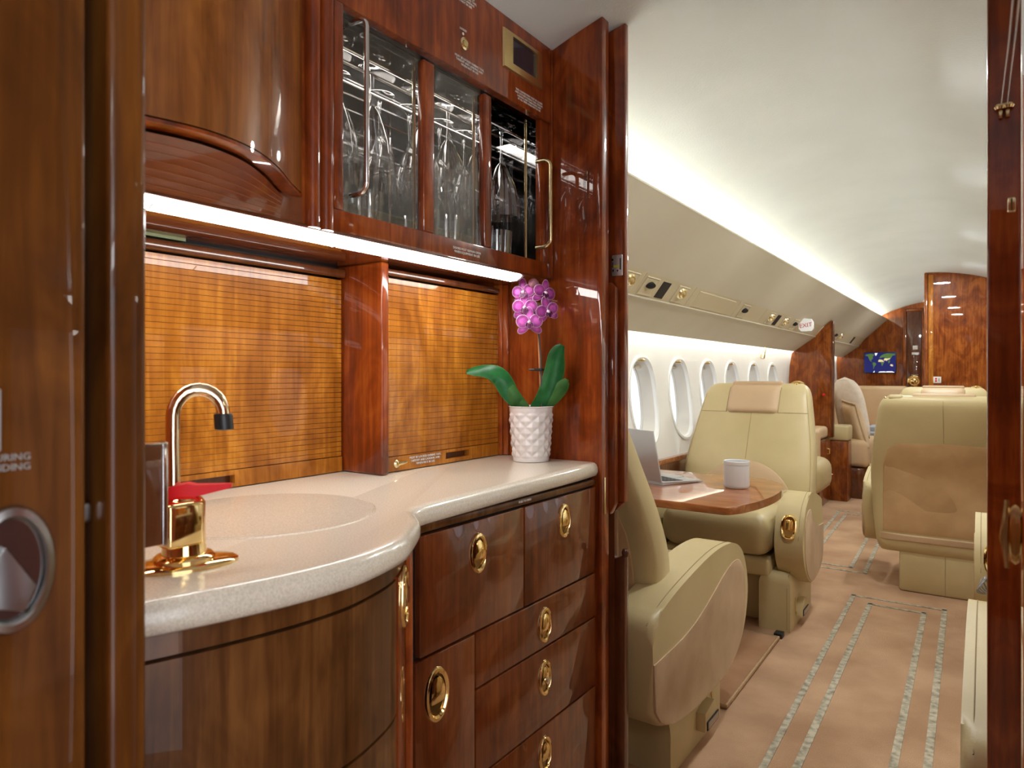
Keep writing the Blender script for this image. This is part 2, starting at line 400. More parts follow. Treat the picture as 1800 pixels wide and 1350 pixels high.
bm = B(); box(bm, (-.792, YR-.03, 1.83), (-.57, YR, 1.862), .006); struct(obj('trim_5', bm, WFAR))
# map screen
t = thing('map_screen', 'small wall screen showing a world map on the rear wooden bulkhead', 'screen', (-1.025, YR, 1.13))
sx0, sx1, sz0, sz1 = -1.186, -.864, 1.135, 1.366
bm = B(); box(bm, (sx0-.006, YR-.022, sz0-.006), (sx1+.006, YR-.001, sz1+.006), .003); obj('bezel', bm, DGREY, t)
bm = B(); box(bm, (sx0, YR-.025, sz0), (sx1, YR-.022, sz1)); scr = obj('screen', bm, SCRN, t)
def land(name, polys, material):
    for p in polys:
        bm = B(); vs = [bm.verts.new((sx0+(sx1-sx0)*u, YR-.0258, sz0+(sz1-sz0)*v)) for u, v in p]; bm.faces.new(vs)
        obj(name, bm, material, scr)
land('green_land', [
    [(.02, .86), (.08, .92), (.2, .95), (.31, .93), (.31, .84), (.26, .80), (.29, .74), (.25, .66), (.21, .62), (.23, .56), (.27, .51), (.22, .55), (.17, .62), (.14, .72), (.12, .82)],
    [(.27, .5), (.32, .52), (.39, .45), (.36, .36), (.32, .28), (.30, .18), (.285, .2), (.29, .33), (.265, .43)],
    [(.48, .71), (.52, .82), (.6, .9), (.72, .96), (.85, .95), (.99, .93), (.98, .86), (.9, .84), (.87, .74), (.83, .68), (.7, .74), (.6, .76)],
    [(.53, .52), (.6, .5), (.64, .5), (.6, .40), (.585, .34), (.555, .34), (.55, .44)],
    [(.76, .56), (.8, .62), (.83, .55), (.8, .48), (.78, .44)]], LAND)
land('desert_land', [
    [(.445, .58), (.47, .65), (.54, .65), (.6, .62), (.62, .56), (.64, .52), (.58, .53), (.5, .53), (.455, .53)],
    [(.62, .64), (.66, .72), (.74, .7), (.84, .73), (.82, .66), (.74, .62), (.72, .56), (.68, .62), (.65, .58)],
    [(.82, .36), (.86, .42), (.92, .38), (.92, .31), (.88, .30)]], LANDD)
land('ice_land', [[(.335, .98), (.43, .98), (.4, .9), (.37, .83), (.345, .9)],
    [(.28, .0), (.33, .1), (.33, .0)], [(.44, .0), (.5, .05), (.66, .06), (.69, .02), (.72, .06), (.9, .06), (.97, .0)]], ICE)

# mid-cabin partition on the left, with the credenza below
YP = 6.5
t = thing('wood_partition', 'glossy burl wood half partition jutting from the left sidewall behind the tan seat', 'partition', (-1.28, YP, 0))
poly = [(-1.112, .56), (-1.112, 1.588), (-1.18, 1.533), (-1.25, 1.441), (-1.43, 1.316), (-1.447, 1.30), (-1.465, 1.19), (-1.478, .97), (-1.43, .74), (-1.395, .62), (-1.395, .56)]
bm = B(); prism(bm, poly, 'y', YP, YP+.035, .004, 2); obj('panel', bm, WFAR, t)
bm = B(); box(bm, (-1.116, YP-.008, .56), (-1.098, YP+.043, 1.575), .006); obj('edge_trim', bm, WDK, t)
bm = B(); lathe(bm, (-1.18, YP, .93), [(.012, 0), (.011, .012), (.0, .016)], 12, axis=(0, -1, 0), cap1=False); obj('red_stud', bm, RED, t)  # small red disc on the partition face
t = thing('credenza', 'low glossy wood cabinet with small gilt catches below the left partition', 'cabinet', (-1.26, 6.25, 0))
bm = B(); box(bm, (-1.378, 6.02, 0), (-1.135, YP-.002, .555), .004); obj('body', bm, WDK, t)
bm = B(); box(bm, (-1.135, 6.04, .27), (-1.128, YP+.01, .54), .002); dd = obj('door', bm, WFAR, t)
bm = B(); tube(bm, [(-1.128, 6.38, .47), (-1.112, 6.38, .465), (-1.112, 6.38, .43), (-1.128, 6.38, .425)], .005, 8); obj('handle', bm, GOLD, dd)
bm = B(); box(bm, (-1.135, 6.04, .02), (-1.128, YP+.01, .255), .002); dd = obj('door', bm, WFAR, t)
bm = B(); tube(bm, [(-1.128, 6.38, .2), (-1.112, 6.38, .195), (-1.112, 6.38, .16), (-1.128, 6.38, .155)], .005, 8); obj('handle', bm, GOLD, dd)
# right bulkhead of the middle cabin
YQ = 6.6
t = thing('burl_bulkhead', 'tall glossy burl wood bulkhead panel with placard behind the far right seat', 'bulkhead', (.1, YQ, 0))
bm = B(); n = 14; xs = [-.40+1.0*i/n for i in range(n+1)]
prism(bm, [(-.40, 0)]+[(x, zc(x, YQ)-.001) for x in xs]+[(.60, 0)], 'y', YQ, YQ+.04); obj('panel', bm, WFAR, t)
bm = B(); box(bm, (-.427, YQ-.012, 0), (-.40, YQ+.05, zc(-.427, YQ)-.001), .007); obj('edge_trim', bm, WFAR, t)
bm = B(); box(bm, (-.398, YQ-.006, 0), (-.362, YQ, 1.93), .003); obj('stile', bm, WAM, t)
bm = B(); box(bm, (-.364, YQ-.006, 1.038), (-.308, YQ-.001, 1.09), .006); pl = obj('placard', bm, PRINT, t)
bm = B(); box(bm, (-.351, YQ-.0075, 1.048), (-.337, YQ-.006, 1.062)); box(bm, (-.351, YQ-.0075, 1.066), (-.337, YQ-.006, 1.08)); obj('placard_red_mark', bm, PRINTR, pl)
bm = B(); box(bm, (-.327, YQ-.0075, 1.05), (-.319, YQ-.006, 1.078)); obj('placard_grey_mark', bm, PRINTG, pl)

# service panels along the left overhead
def psu_pt(y, f, out=0):                              # point on the sloping strip; f 0 = top edge
    p = Vector((-1.18-.07*f, y, 1.535-.092*f)); return p+Vector((.796, 0, -.606))*out
def psu(y0, y1, label, items):
    t = thing('service_panel', label, 'panel', psu_pt((y0+y1)/2, .5), 'passenger service panels over the left windows')
    bm = B(); e = .002
    a, b, c, d_ = psu_pt(y0+e, 0), psu_pt(y1-e, 0), psu_pt(y1-e, 1), psu_pt(y0+e, 1); k = Vector((-.796, 0, .606))*.012
    loops(bm, [[a+k, b+k, c+k, d_+k], [a, b, c, d_]]); obj('panel', bm, PSUM, t)
    bm = B(); tube(bm, [psu_pt(y0, .985, .002), psu_pt(y1, .985, .002)], .004, 6); obj('edge_bead', bm, OVERH, t)
    for kind, y in items:
        q = lambda dy, f, o: psu_pt(y+dy, f, o)
        if kind == 'grille':
            bm = B(); loops(bm, [[q(-.045, .14, -.001), q(.045, .14, -.001), q(.045, .86, -.001), q(-.045, .86, -.001)], [q(-.045, .14, .002), q(.045, .14, .002), q(.045, .86, .002), q(-.045, .86, .002)]]); obj('speaker_grille', bm, BLACK, t)
        elif kind == 'cover':
            bm = B(); loops(bm, [[q(-.3, .1, 0), q(.3, .1, 0), q(.3, .9, 0), q(-.3, .9, 0)], [q(-.297, .12, .003), q(.297, .12, .003), q(.297, .88, .003), q(-.297, .88, .003)]]); obj('access_cover', bm, PSUM, t)
        else:
            bm = B(); loops(bm, [[q(-.07, .1, .001), q(.07, .1, .001), q(.07, .9, .001), q(-.07, .9, .001)], [q(-.066, .13, .004), q(.066, .13, .004), q(.066, .87, .004), q(-.066, .87, .004)], [q(-.05, .3, -.006), q(.05, .3, -.006), q(.045, .62, -.006), q(-.045, .62, -.006)]]); obj('recess', bm, PSUM, t)
            n = Vector((.796, 0, -.606))
            if kind == 'vent':
                bm = B(); lathe(bm, q(0, .42, -.002), [(.026, 0), (.028, .010), (.022, .018), (.018, .016), (.012, .03), (.004, .032)], 18, axis=n+Vector((0, -.35, 0))); obj('air_vent', bm, BRASS, t)
            else:
                bm = B(); lathe(bm, q(0, .42, -.002), [(.026, 0), (.024, .014), (.016, .016)], 18, axis=n+Vector((0, -.3, 0)), sx=1.2, sy=.6); obj('reading_light', bm, BLACK, t)
psu(1.50, 2.70, 'cream service panel nearest the galley with a gilt air vent', [('vent', 2.58)])
psu(2.70, 3.30, 'cream service panel with dark grille between reading light and large gilt vent', [('light', 2.79), ('grille', 2.95), ('vent', 3.16)])
psu(3.30, 4.05, 'plain cream overhead access panel between the two vented service panels', [('cover', 3.67)])
psu(4.05, 4.62, 'cream service panel with one small dark light before the paired vents', [('light', 4.2)])
psu(4.62, 6.49, 'cream service panel with paired gilt vents and a grille beside the exit sign', [('vent', 4.82), ('grille', 5.0), ('vent', 5.22), ('light', 5.52)])
psu(6.545, 8.99, 'cream service panel beyond the wood partition with grille near rear bulkhead', [('vent', 7.5), ('light', 7.25), ('grille', 8.3)])
bm = B(); strip(bm, [(mx(-1.18), 1.535), (mx(-1.25), 1.443)], 1.28, 9.0); struct(obj('trim_6', bm, PSUM))
# exit sign
t = thing('exit_sign', 'small white hexagonal EXIT sign with red lettering under the overhead panel', 'sign', (-1.165, 5.68, 1.50))
cx, cz = -1.157, 1.493
hexp = [(cx-.052, cz-.028), (cx-.035, cz-.048), (cx+.035, cz-.048), (cx+.052, cz-.028), (cx+.052, cz+.022), (cx+.038, cz+.045), (cx-.02, cz+.052), (cx-.052, cz+.03)]
bm = B(); prism(bm, hexp, 'y', 5.66, 5.70, .005, 2); bd_ = obj('body', bm, EXITW, t)
text('lettering', 'EXIT', .046, (cx, 5.6585, cz-.004), (1, 0, .12), (-.12, 0, 1), PRINTR, bd_)
# emergency window handle
t = thing('window_release_handle', 'slim brass release bar on the white wall above the fifth window', 'handle', (-1.46, 5.55, 1.25))
bm = B(); tube(bm, [(-1.449, 5.60, 1.316), (-1.452, 5.57, 1.262)], .012, 8); obj('bar', bm, BRASS, t)
bm = B(); tube(bm, [(-1.456, 5.57, 1.262), (-1.458, 5.56, 1.235)], .017, 10); obj('grip', bm, BRASS, t)

# ================================================================== GALLEY
# ---- end wall, sliding-door slot and jamb
t = thing('galley_end_wall', 'glossy wood end panel at the aft end of the galley beside the orchid', 'panel', (-.95, 1.42, 0))
def ceil_poly(x0, x1, z0, n=10): return [(x0, z0)]+[(x0+(x1-x0)*i/n, zc(x0+(x1-x0)*i/n)-.0015) for i in range(n+1)]+[(x1, z0)]
bm = B(); prism(bm, ceil_poly(-1.29, -.732, 0), 'y', 1.405, 1.437); obj('panel', bm, WD, t)
bm = B(); prism(bm, [(-.738, 0)]+[(-.738, zc(-.738)-.0015), (-.725, zc(-.725)-.0015)]+[(-.725, 0)], 'y', 1.403, 1.439, .003, 2); obj('edge_trim', bm, WD, t)
bm = B(); box(bm, (-.727, 1.412, .78), (-.7225, 1.420, .865), .001); obj('hinge_leaf', bm, BRASS, t)
t = thing('cabin_door_jamb', 'tall wood door jamb between the galley end panel and the near tan seat', 'jamb', (-.95, 1.48, 0))
bm = B(); prism(bm, ceil_poly(-1.29, -.70, .80), 'y', 1.47, 1.492, .004, 2); obj('upper_jamb', bm, WD, t)
bm = B(); prism(bm, [(-1.29, .0), (-1.29, .80), (-.726, .80), (-.726, 0)], 'y', 1.47, 1.492, .003, 2); obj('rear_jamb', bm, WDK, t)
bm = B(); prism(bm, [(-.7265, .02), (-.7265, .665), (-.705, .675), (-.70, .672), (-.70, .02)], 'y', 1.47, 1.492, .003, 2); obj('lower_jamb', bm, WDK, t)
bm = B(); lathe(bm, (-.7, 1.474, .683), [(.007, -.01), (.009, 0), (.006, .008)], 12); obj('knob', bm, WDK, t)
bm = B(); prism(bm, [(-.728, .80), (-.728, .775), (-.703, .80)], 'y', 1.47, 1.492, .002, 1); obj('corner_block', bm, WD, t)
bm = B(); box(bm, (-.731, 1.463, 1.335), (-.703, 1.469, 1.385), .006); lp = obj('latch_plate', bm, mat('silver_plate', (.62, .62, .64), .35, .6), t)
bm = B(); box(bm, (-.725, 1.4615, 1.355), (-.711, 1.4632, 1.3605)); obj('yellow_strip', bm, YEL, lp)
bm = B(); box(bm, (-.7085, 1.4615, 1.349), (-.7062, 1.4632, 1.376)); box(bm, (-.7275, 1.4615, 1.345), (-.7245, 1.4632, 1.351)); box(bm, (-.729, 1.4615, 1.371), (-.7255, 1.4632, 1.376)); box(bm, (-.7275, 1.4615, 1.355), (-.726, 1.4632, 1.368)); box(bm, (-.716, 1.4615, 1.345), (-.713, 1.4632, 1.349)); obj('black_marks', bm, BLACK, lp)
t = thing('sliding_door', 'narrow wood sliding door leaf tucked in the slot behind the galley end panel', 'door', (-.95, 1.45, .7))
bm = B(); prism(bm, [(-1.28, .775), (-1.28, 1.318), (-.725, 1.318), (-.712, 1.306), (-.712, .80), (-.725, .775)], 'y', 1.444, 1.464, .003, 2); obj('leaf', bm, WD, t)

# ---- forward galley wall, near closet
t = thing('galley_forward_post', 'dark wood post at the forward end of the galley counter', 'post', (-.5, .23, 0))
bm = B(); prism(bm, ceil_poly(-1.29, -.55, 0), 'y', .222, .243); obj('panel', bm, WD, t)
bm = B(); prism(bm, ceil_poly(-.551, -.48, 0, 3), 'y', .2195, .2455, .005, 3); obj('edge_post', bm, WCL, t)
t = thing('forward_closet', 'dark wood closet door with round metal slam latch at left edge', 'closet', (-.6, 0, 0))
bm = B(); box(bm, (-.93, -.55, 0), (-.50, .19, 1.80), .004); obj('body', bm, WDK, t)
bm = B(); box(bm, (-.50, -.45, .02), (-.48, .2065, 1.79), .004, 3); dr = obj('door', bm, WCL, t)
RINGM = mat('satin_steel_ring', (.50, .50, .49), .25, 1); BOWLM = mat('satin_bowl', (.34, .34, .34), .2, 1)
text('placard_text', 'MUST BE LATCHED DURING\nTAKEOFF AND LANDING', .0060, (-.4795, .1745, 1.0478), YD, ZD, PRINTG, dr, 'RIGHT')
bm = B(); box(bm, (-.4800, .10, 1.055), (-.4785, .159, 1.092), .003); obj('label_plate', bm, PRINTG, dr)
def ell_(sw, sh, o): return [Vector((-.48+o, .164+sw*math.cos(2*PI*k/40), .984+sh*math.sin(2*PI*k/40))) for k in range(40)]
bm = B(); loops(bm, [ell_(.0235, .0385, 0), ell_(.0235, .0385, .002), ell_(.022, .037, .0045), ell_(.0185, .0325, .0055), ell_(.0165, .030, .003), ell_(.016, .0295, .0005)], caps=False); obj('latch_ring', bm, RINGM, dr)
bm = B(); loops(bm, [ell_(.0162, .0297, .0002), ell_(.0162, .0297, .001)]); obj('latch_bowl', bm, BOWLM, dr)
bm = B(); prism(bm, [(.1495, .985), (.160, .998), (.176, .972), (.170, .958), (.152, .964)], 'x', -.4785, -.4745, .0012, 2); obj('latch_paddle', bm, STEEL, dr)
bm = B(); box(bm, (-.53, .203, .962), (-.496, .2050, 1.03)); box(bm, (-.513, .205, 1.000), (-.499, .2185, 1.014), .003); obj('latch_bolt', bm, STEEL, dr)
bm = B(); box(bm, (-.60, .1905, .02), (-.514, .2185, 1.79)); obj('gap_shade', bm, BLACK, t)  # black strip standing in for the shade in the door gap

# ---- countertop
CT = .9
front = smooth_curve([(-.735, 1.402, 0), (-.728, 1.30, 0), (-.7215, 1.04, 0), (-.7135, .85, 0), (-.7095, .79, 0), (-.700, .755, 0), (-.676, .733, 0), (-.648, .708, 0), (-.610, .655, 0), (-.587, .615, 0), (-.568, .55, 0), (-.563, .50, 0), (-.568, .44, 0), (-.583, .373, 0), (-.604, .307, 0), (-.625, .2465, 0)], 5)
def offs(pts, d):                                        # inward (towards -x) offset of an open curve
    out = []
    for i, p in enumerate(pts):
        a, b = pts[max(0, i-1)], pts[min(len(pts)-1, i+1)]; tn = (b-a).normalized(); n_ = Vector((tn.y, -tn.x, 0))
        if n_.x > 0: n_ = -n_
        q = p+n_*d; q.y = min(max(q.y, .2465), 1.402) if i in (0, len(pts)-1) else q.y; out.append(q)
    return out
back = [Vector((-1.12, .2465, 0)), Vector((-1.12, 1.402, 0))]
t = thing('galley_countertop', 'beige solid-surface galley countertop with a curved bulging front edge', 'countertop', (-.9, .8, CT))
rings = []
for dz, ins in ((-.034, .030), (-.034, .012), (-.030, .004), (-.022, 0), (-.012, 0), (-.005, .003), (-.001, .009), (0, .016)):
    rings.append([Vector((p.x, p.y, CT+dz)) for p in offs(front, ins)]+[Vector((p.x, p.y, CT+dz)) for p in back])
bm = B(); loops(bm, rings); obj('slab', bm, COUNTER, t, angle=50)
bm = B(); lathe(bm, (-.862, .608, CT), [(.160, .0001), (.160, .0006), (.159, .0012), (.1585, .0012), (.158, .0004), (.1565, .0004), (.156, .0016), (.15, .0018)], 64); obj('sink_lid', bm, COUNTER, t)

# ---- base cabinets
def wall_curve(ins, i0=0, i1=None): return offs(front, ins)[i0:i1]
NI = len(front); I_CON = 25                               # index where the straight run ends
def curved_panel(ins, i0, i1, z0, z1, th):
    a = offs(front, ins); b = offs(front, ins+th)
    idx = range(i0, i1)
    outline = [a[i] for i in idx]+[b[i] for i in reversed(idx)]
    bm = B(); loops(bm, [[Vector((p.x, p.y, z0)) for p in outline], [Vector((p.x, p.y, z1)) for p in outline]])
    return bm
jb = min(range(NI), key=lambda i: abs(front[i].y-.725))   # start of bulge
je = min(range(NI), key=lambda i: abs(front[i].y-.655))
t = thing('sink_cabinet', 'bow-fronted dark wood cabinet under the sink end of the counter', 'cabinet', (-.8, .5, 0))
bm = curved_panel(.034, jb, NI, .02, .865, .03); obj('body', bm, BLACK, t)
bm = curved_panel(.022, jb, NI, .842, .8655, .016); obj('fascia', bm, WBR, t, 60)
bm = curved_panel(.022, je+1, NI, .667, .838, .016); obj('door', bm, WBR, t, 60)
bm = curved_panel(.022, je+1, NI, .03, .663, .016); obj('door', bm, WBR, t, 60)
bm = curved_panel(.021, jb-1, je+1, .03, .838, .014); st = obj('stile', bm, WD, t, 60)
LBOWL = mat('gilt_recess_shade', (.30, .20, .08), .15, 1)  # gold darkened to carry the shade inside the latch
def oval_latch(parent, c, n, w, h, keyhole=False):
    n = Vector(n).normalized(); x = Vector((0, 0, 1)).cross(n).normalized()
    def ell(sw, sh, o, cy=0): return [Vector(c)+x*(sw*math.cos(2*PI*k/32))+ZD*(sh*math.sin(2*PI*k/32)+cy)+n*o for k in range(32)]
    bm = B(); loops(bm, [ell(w/2, h/2, .0), ell(w/2, h/2, .002), ell(w/2*.94, h/2*.96, .0045), ell(w/2*.80, h/2*.84, .0055), ell(w/2*.72, h/2*.76, .003), ell(w/2*.71, h/2*.75, -.001)], caps=False)
    obj('latch_ring', bm, GOLD, parent)
    bm = B(); pd = [ell(w/2*.70, h/2*.74, .0002), ell(w/2*.69, h/2*.73, .001)]
    loops(bm, pd); obj('latch_bowl', bm, LBOWL, parent)
    bm = B()
    # finger paddle: convex top, scooped lower third
    R = []
    for j in range(9):
        f = j/8; zz = h/2*.63*(1-1.42*f); hw = w/2*.58*math.sqrt(max(.03, 1-(zz/(h/2*.66))**2)); R.append([Vector(c)+x*(hw*(k/8*2-1))+ZD*zz+n*(.0015+.006*math.sin(PI*min(1, f*.62+.12))*(1-.35*(k/8*2-1)**2)) for k in range(9)])
    loops(bm, R, caps=False, closed=False)
    obj('latch_paddle', bm, GOLD, parent, 60)
    if keyhole:
        bm = B(); lathe(bm, Vector(c)-ZD*h*.05+n*.006, [(.0075, 0), (.0075, .004), (.005, .005)], 14, axis=n); obj('lock_cylinder', bm, CHROME, parent)
# latch on the curved corner
k = (jb+je)//2+1; a = offs(front, .021); tn = (a[k+1]-a[k-1]).normalized(); nrm = Vector((-tn.y, tn.x, 0)); nrm = nrm if nrm.y*1+nrm.x > 0 else -nrm
oval_latch(st, (a[k].x, a[k].y, .80), nrm, .05, .085)
t = thing('drawer_cabinet', 'red wood galley cabinet with drawers and oval gilt latches under the orchid', 'cabinet', (-.9, 1.1, 0))
XF = -.735
bm = B(); box(bm, (-1.1, .775, .02), (XF-.014, 1.40, .862)); obj('body', bm, BLACK, t)
def front_panel(name, y0, y1, z0, z1, m=WD):
    bm = B(); g = .0018; box(bm, (XF-.013, y0+g, z0+g), (XF, y1-g, z1-g), .002, 2); return obj(name, bm, m, t)
WDD = wood('shaded_drawer_wood', (.07, .014, .004), (.14, .030, .0065), (.22, .056, .012), seed=15)  # galley wood darkened to carry the shade on the drawer fronts
p = front_panel('fascia', .80, 1.393, .848, .8645, WBR)
text('placard', 'PUSH TO OPEN', .0062, (XF+.0006, 1.10, .857), YD, ZD, PRINT, p)
p = front_panel('drawer', .80, 1.0985, .650, .847, WDD); oval_latch(p, (XF, .951, .788), XD, .046, .072)
p = front_panel('drawer', 1.0985, 1.393, .650, .847, WDD); oval_latch(p, (XF, 1.248, .793), XD, .046, .072)
p = front_panel('drawer', .9445, 1.393, .549, .650, WDD); oval_latch(p, (XF, 1.171, .596), XD, .046, .072)
p = front_panel('drawer', .9445, 1.393, .392, .549, WDD); oval_latch(p, (XF, 1.171, .489), XD, .046, .072, True)
p = front_panel('drawer', .9445, 1.393, .03, .392, WDD); oval_latch(p, (XF, 1.171, .335), XD, .046, .072)
p = front_panel('door', .790, .9445, .03, .649, WDD); oval_latch(p, (XF, .8405, .582), XD, .058, .090)
bm = B(); box(bm, (XF-.014, .772, .03), (XF-.001, .7885, .864), .003); obj('stile', bm, WD, t)

# ---- faucet
t = thing('faucet', 'polished gold gooseneck faucet with red lever on the galley counter', 'faucet', (-.690, .397, CT))
bm = B(); lathe(bm, (-.690, .397, CT), [(1, .0), (1, .003), (.93, .0055), (.55, .0075)], 40, fn=lambda r, h, a: r, sx=.034, sy=.054); bmesh.ops.rotate(bm, verts=bm.verts, cent=(-.690, .397, CT), matrix=Matrix.Rotation(-.35, 3, 'Z')); obj('base_plate', bm, GOLD, t)
bm = B(); lathe(bm, (-.690, .397, CT), [(.030, .006), (.030, .010), (.027, .013), (.022, .014), (.0205, .03), (.0205, .066), (.017, .071), (.009, .074)], 32); obj('body', bm, GOLD, t)
bm = B(); box(bm, (-.692, .366, CT+.025), (-.664, .404, CT+.070), .004, 3); obj('valve_block', bm, GOLD, t)
top = 1.075
arc = [Vector((-.699, .390, .972)), Vector((-.699, .390, 1.0)), Vector((-.700, .390, 1.03)), Vector((-.7005, .3905, 1.052))]
R_ = .027
for k in range(0, 13):
    a = PI-k*PI*1.02/12; arc.append(Vector((-.7005+.45*(R_+R_*math.cos(a))*.75, .3905+(R_+R_*math.cos(a))*.86, 1.058+R_*math.sin(a)*1.0)))
bm = B(); tube(bm, arc, .0072, 16); obj('spout', bm, mat('polished_gilt_spout', (.86, .70, .46), .1, 1), t)
e1, e0 = arc[-1], arc[-2]
dn = (e1-e0).normalized(); bm = B(); lathe(bm, e1-dn*.002, [(.009, 0), (.0098, .002), (.0098, .017), (.007, .018)], 20, axis=dn); obj('aerator', bm, DGREY, t)
bm = B()
la, lb = Vector((-.704, .379, .9755)), Vector((-.662, .434, .9790)); d_ = (lb-la).normalized(); sd = Vector((d_.y, -d_.x, 0))
def sec(f, w, h, dz): c_ = la+(lb-la)*f+Vector((0, 0, dz)); return [c_+sd*w+ZD*h, c_-sd*w+ZD*h, c_-sd*w-ZD*h, c_+sd*w-ZD*h]
loops(bm, [sec(0, .006, .006, 0), sec(.12, .0095, .008, 0), sec(.38, .0095, .010, 0), sec(.5, .0075, .006, .0015), sec(.96, .004, .0025, .003), sec(1, .003, .002, .003)])
box(bm, la+(lb-la)*.30+Vector((-.006, -.006, -.018)), la+(lb-la)*.30+Vector((.006, .006, -.004)), .002); obj('lever', bm, RED, t)
bm = B(); lathe(bm, (-.7075, .367, .974), [(.008, -.008), (.010, -.004), (.010, .005), (.006, .008)], 16, axis=(.5, .8, 0)); obj('pivot_knob', bm, DGREY, t)
t.location.x -= .004; t.location.y -= .004
# ---- splash panel on the forward post
t = thing('splash_panel', 'small dark wood splash panel with chrome edge in front of the faucet', 'panel', (-.62, .29, .946))
bm = B(); box(bm, (-.626, .2465, .946), (-.616, .328, 1.037), .001); obj('panel', bm, WDK, t)
bm = B(); box(bm, (-.6275, .328, .945), (-.6145, .333, 1.039), .001); box(bm, (-.6275, .2465, 1.037), (-.6145, .333, 1.039), .0005); obj('edge_strip', bm, CHROME, t)

# ---- backsplash: divider post, two tambour doors
t = thing('backsplash_divider', 'wood divider post between the two slatted roll doors', 'post', (-1.04, .97, CT))
bm = B(); box(bm, (-1.12, .964, CT+.001), (-.985, .985, 1.327), .005, 3); obj('post', bm, WD, t)
def tambour(label, x, y0, y1, z0, zr, zt, n, slot, extra):
    t = thing('tambour_door', label, 'roll door', (x, (y0+y1)/2, z0), 'slatted roll doors above the counter')
    h = (zt-zr)/n; me = None
    for i in range(n):
        if me is None:
            bm = B(); box(bm, (x-.010, y0, zr+.0002), (x, y1, zr+h-.0002), .0005, 1); s = obj('slat', bm, WAM, t); me = s
        else:
            s = me.copy(); C.objects.link(s); s.parent = t; s.location = (0, 0, h*i); OFF[s.name] = OFF[me.name]
    bm = B(); sy0, sy1, sz0, sz1 = slot
    for (a, b, c, d) in ((y0, sy0, z0, zr), (sy1, y1, z0, zr), (sy0, sy1, z0, sz0), (sy0, sy1, sz1, zr)): box(bm, (x-.014, a, c+.0006), (x+.002, b, d-.0008))
    bmesh.ops.remove_doubles(bm, verts=bm.verts, dist=.00001)
    rail = obj('bottom_rail', bm, WAM, t)
    bm = B(); box(bm, (x-.0155, sy0-.002, sz0-.002), (x-.013, sy1+.002, sz1+.002)); obj('finger_slot', bm, WDK, t)
    if extra:
        bm = B(); lathe(bm, (x+.002, 1.022, .9175), [(.009, 0), (.009, .003), (.006, .006)], 16, axis=(1, 0, 0)); tube(bm, [(x+.007, 1.022, .9175), (x+.011, 1.033, .919), (x+.008, 1.046, .9195)], [.0045, .004, .003], 8); obj('latch', bm, BRASS, rail)
        text('placard', 'MUST BE LOCKED DURING TAXI,\nTAKEOFF AND LANDING AND\nWHEN NOT IN USE', .0068, (x+.0026, 1.112, .9185), YD, ZD, PRINT, rail)
    return t
tambour('larger amber slatted roll door behind the faucet, left of the divider', -1.10, .25, .961, CT+.0015, .933, 1.298, 36, (.585, .715, .909, .923), False)
tambour('smaller amber slatted roll door left of the orchid with latch and placard', -1.005, .988, 1.383, CT+.0015, .933, 1.30, 30, (1.18, 1.265, .912, .925), True)
bm = B(); box(bm, (-1.115, .25, 1.301), (-1.085, .961, 1.318), .004, 3); box(bm, (-1.02, .988, 1.304), (-.998, 1.383, 1.318), .004, 3); tag(obj('roll_door_header', bm, WDK), 'dark wood header rail above the slatted roll doors', 'rail')
t = thing('roll_door_jamb', 'slim wood jamb at the right end of the smaller roll door behind the orchid', 'jamb', (-1.0, 1.39, CT))
bm = B(); box(bm, (-1.02, 1.385, CT+.001), (-.995, 1.392, 1.327), .002); box(bm, (-1.02, 1.3925, CT+.001), (-.982, 1.403, 1.327), .004); obj('jamb', bm, WD, t)
bm = B(); box(bm, (-1.135, .246, CT), (-1.122, 1.404, 1.34)); struct(obj('wall_galley', bm, BLACK))

# ---- upper cabinet
XU = -.858
t = thing('upper_cabinet', 'glossy wood upper galley cabinet with sliding glass doors and smoked mirror inside', 'cabinet', (-1.0, 1.05, 1.33))
bm = B(); box(bm, (-1.28, .245, 1.327), (XU-.003, 1.403, 1.340)); obj('bottom_panel', bm, WHD, t)
bm = B(); box(bm, (-1.115, .26, 1.322), (-1.09, .62, 1.3275)); obj('vent_grille', bm, mat('olive_vent', (.14, .16, .07), .4, .3), t)
bm = B(); prism(bm, [(.70, 1.704), (1.395, 1.704), (1.395, zc(XU)-.002), (.70, zc(XU)-.002)], 'x', XU-.02, XU, .001, 1); hd = obj('header', bm, WD, t)
bm = B(); box(bm, (XU-.024, 1.396, 1.327), (XU+.003, 1.4025, zc(XU)-.004), .002); obj('corner_bead', bm, WD, t)
bm = B(); box(bm, (XU-.02, .70, 1.327), (XU, 1.395, 1.368), .002); br = obj('bottom_rail', bm, WD, t)
bm = B(); box(bm, (XU-.004, .25, 1.3262), (XU+.004, 1.395, 1.332), .0025); obj('bottom_bead', bm, WDK, t)
bm = B(); box(bm, (XU-.02, .735, 1.368), (XU, .754, 1.704), .002); obj('stile', bm, WD, t)
bm = B(); box(bm, (XU-.02, 1.358, 1.368), (XU-.004, 1.395, 1.704), .003); obj('stile', bm, WD, t)
for (a, b) in ((.951, .983), (1.139, 1.165)):
    bm = B(); box(bm, (XU-.022, a, 1.3685), (XU-.004, b, 1.6925), .005, 3); obj('stile', bm, WD, t)
for y in (.690, .716):
    bm = B(); lathe(bm, (XU+.002, y, 1.3275), [(.012, 0), (.012, .60)], 20); obj('pilaster_bead', bm, WD, t)
bm = B(); box(bm, (XU-.02, .672, 1.327), (XU-.002, .735, zc(XU)-.004)); obj('pilaster_back', bm, WD, t)
bm = B(); box(bm, (XU-.02, .60, 1.3275), (XU, .672, 1.372)); obj('lower_rail', bm, WHD, t)
for (a, b, x) in ((.754, .951, XU-.013), (.983, 1.139, XU-.015)):
    bm = B(); box(bm, (x-.004, a, 1.370), (x, b, 1.702)); obj('glass_door', bm, PANE, t)
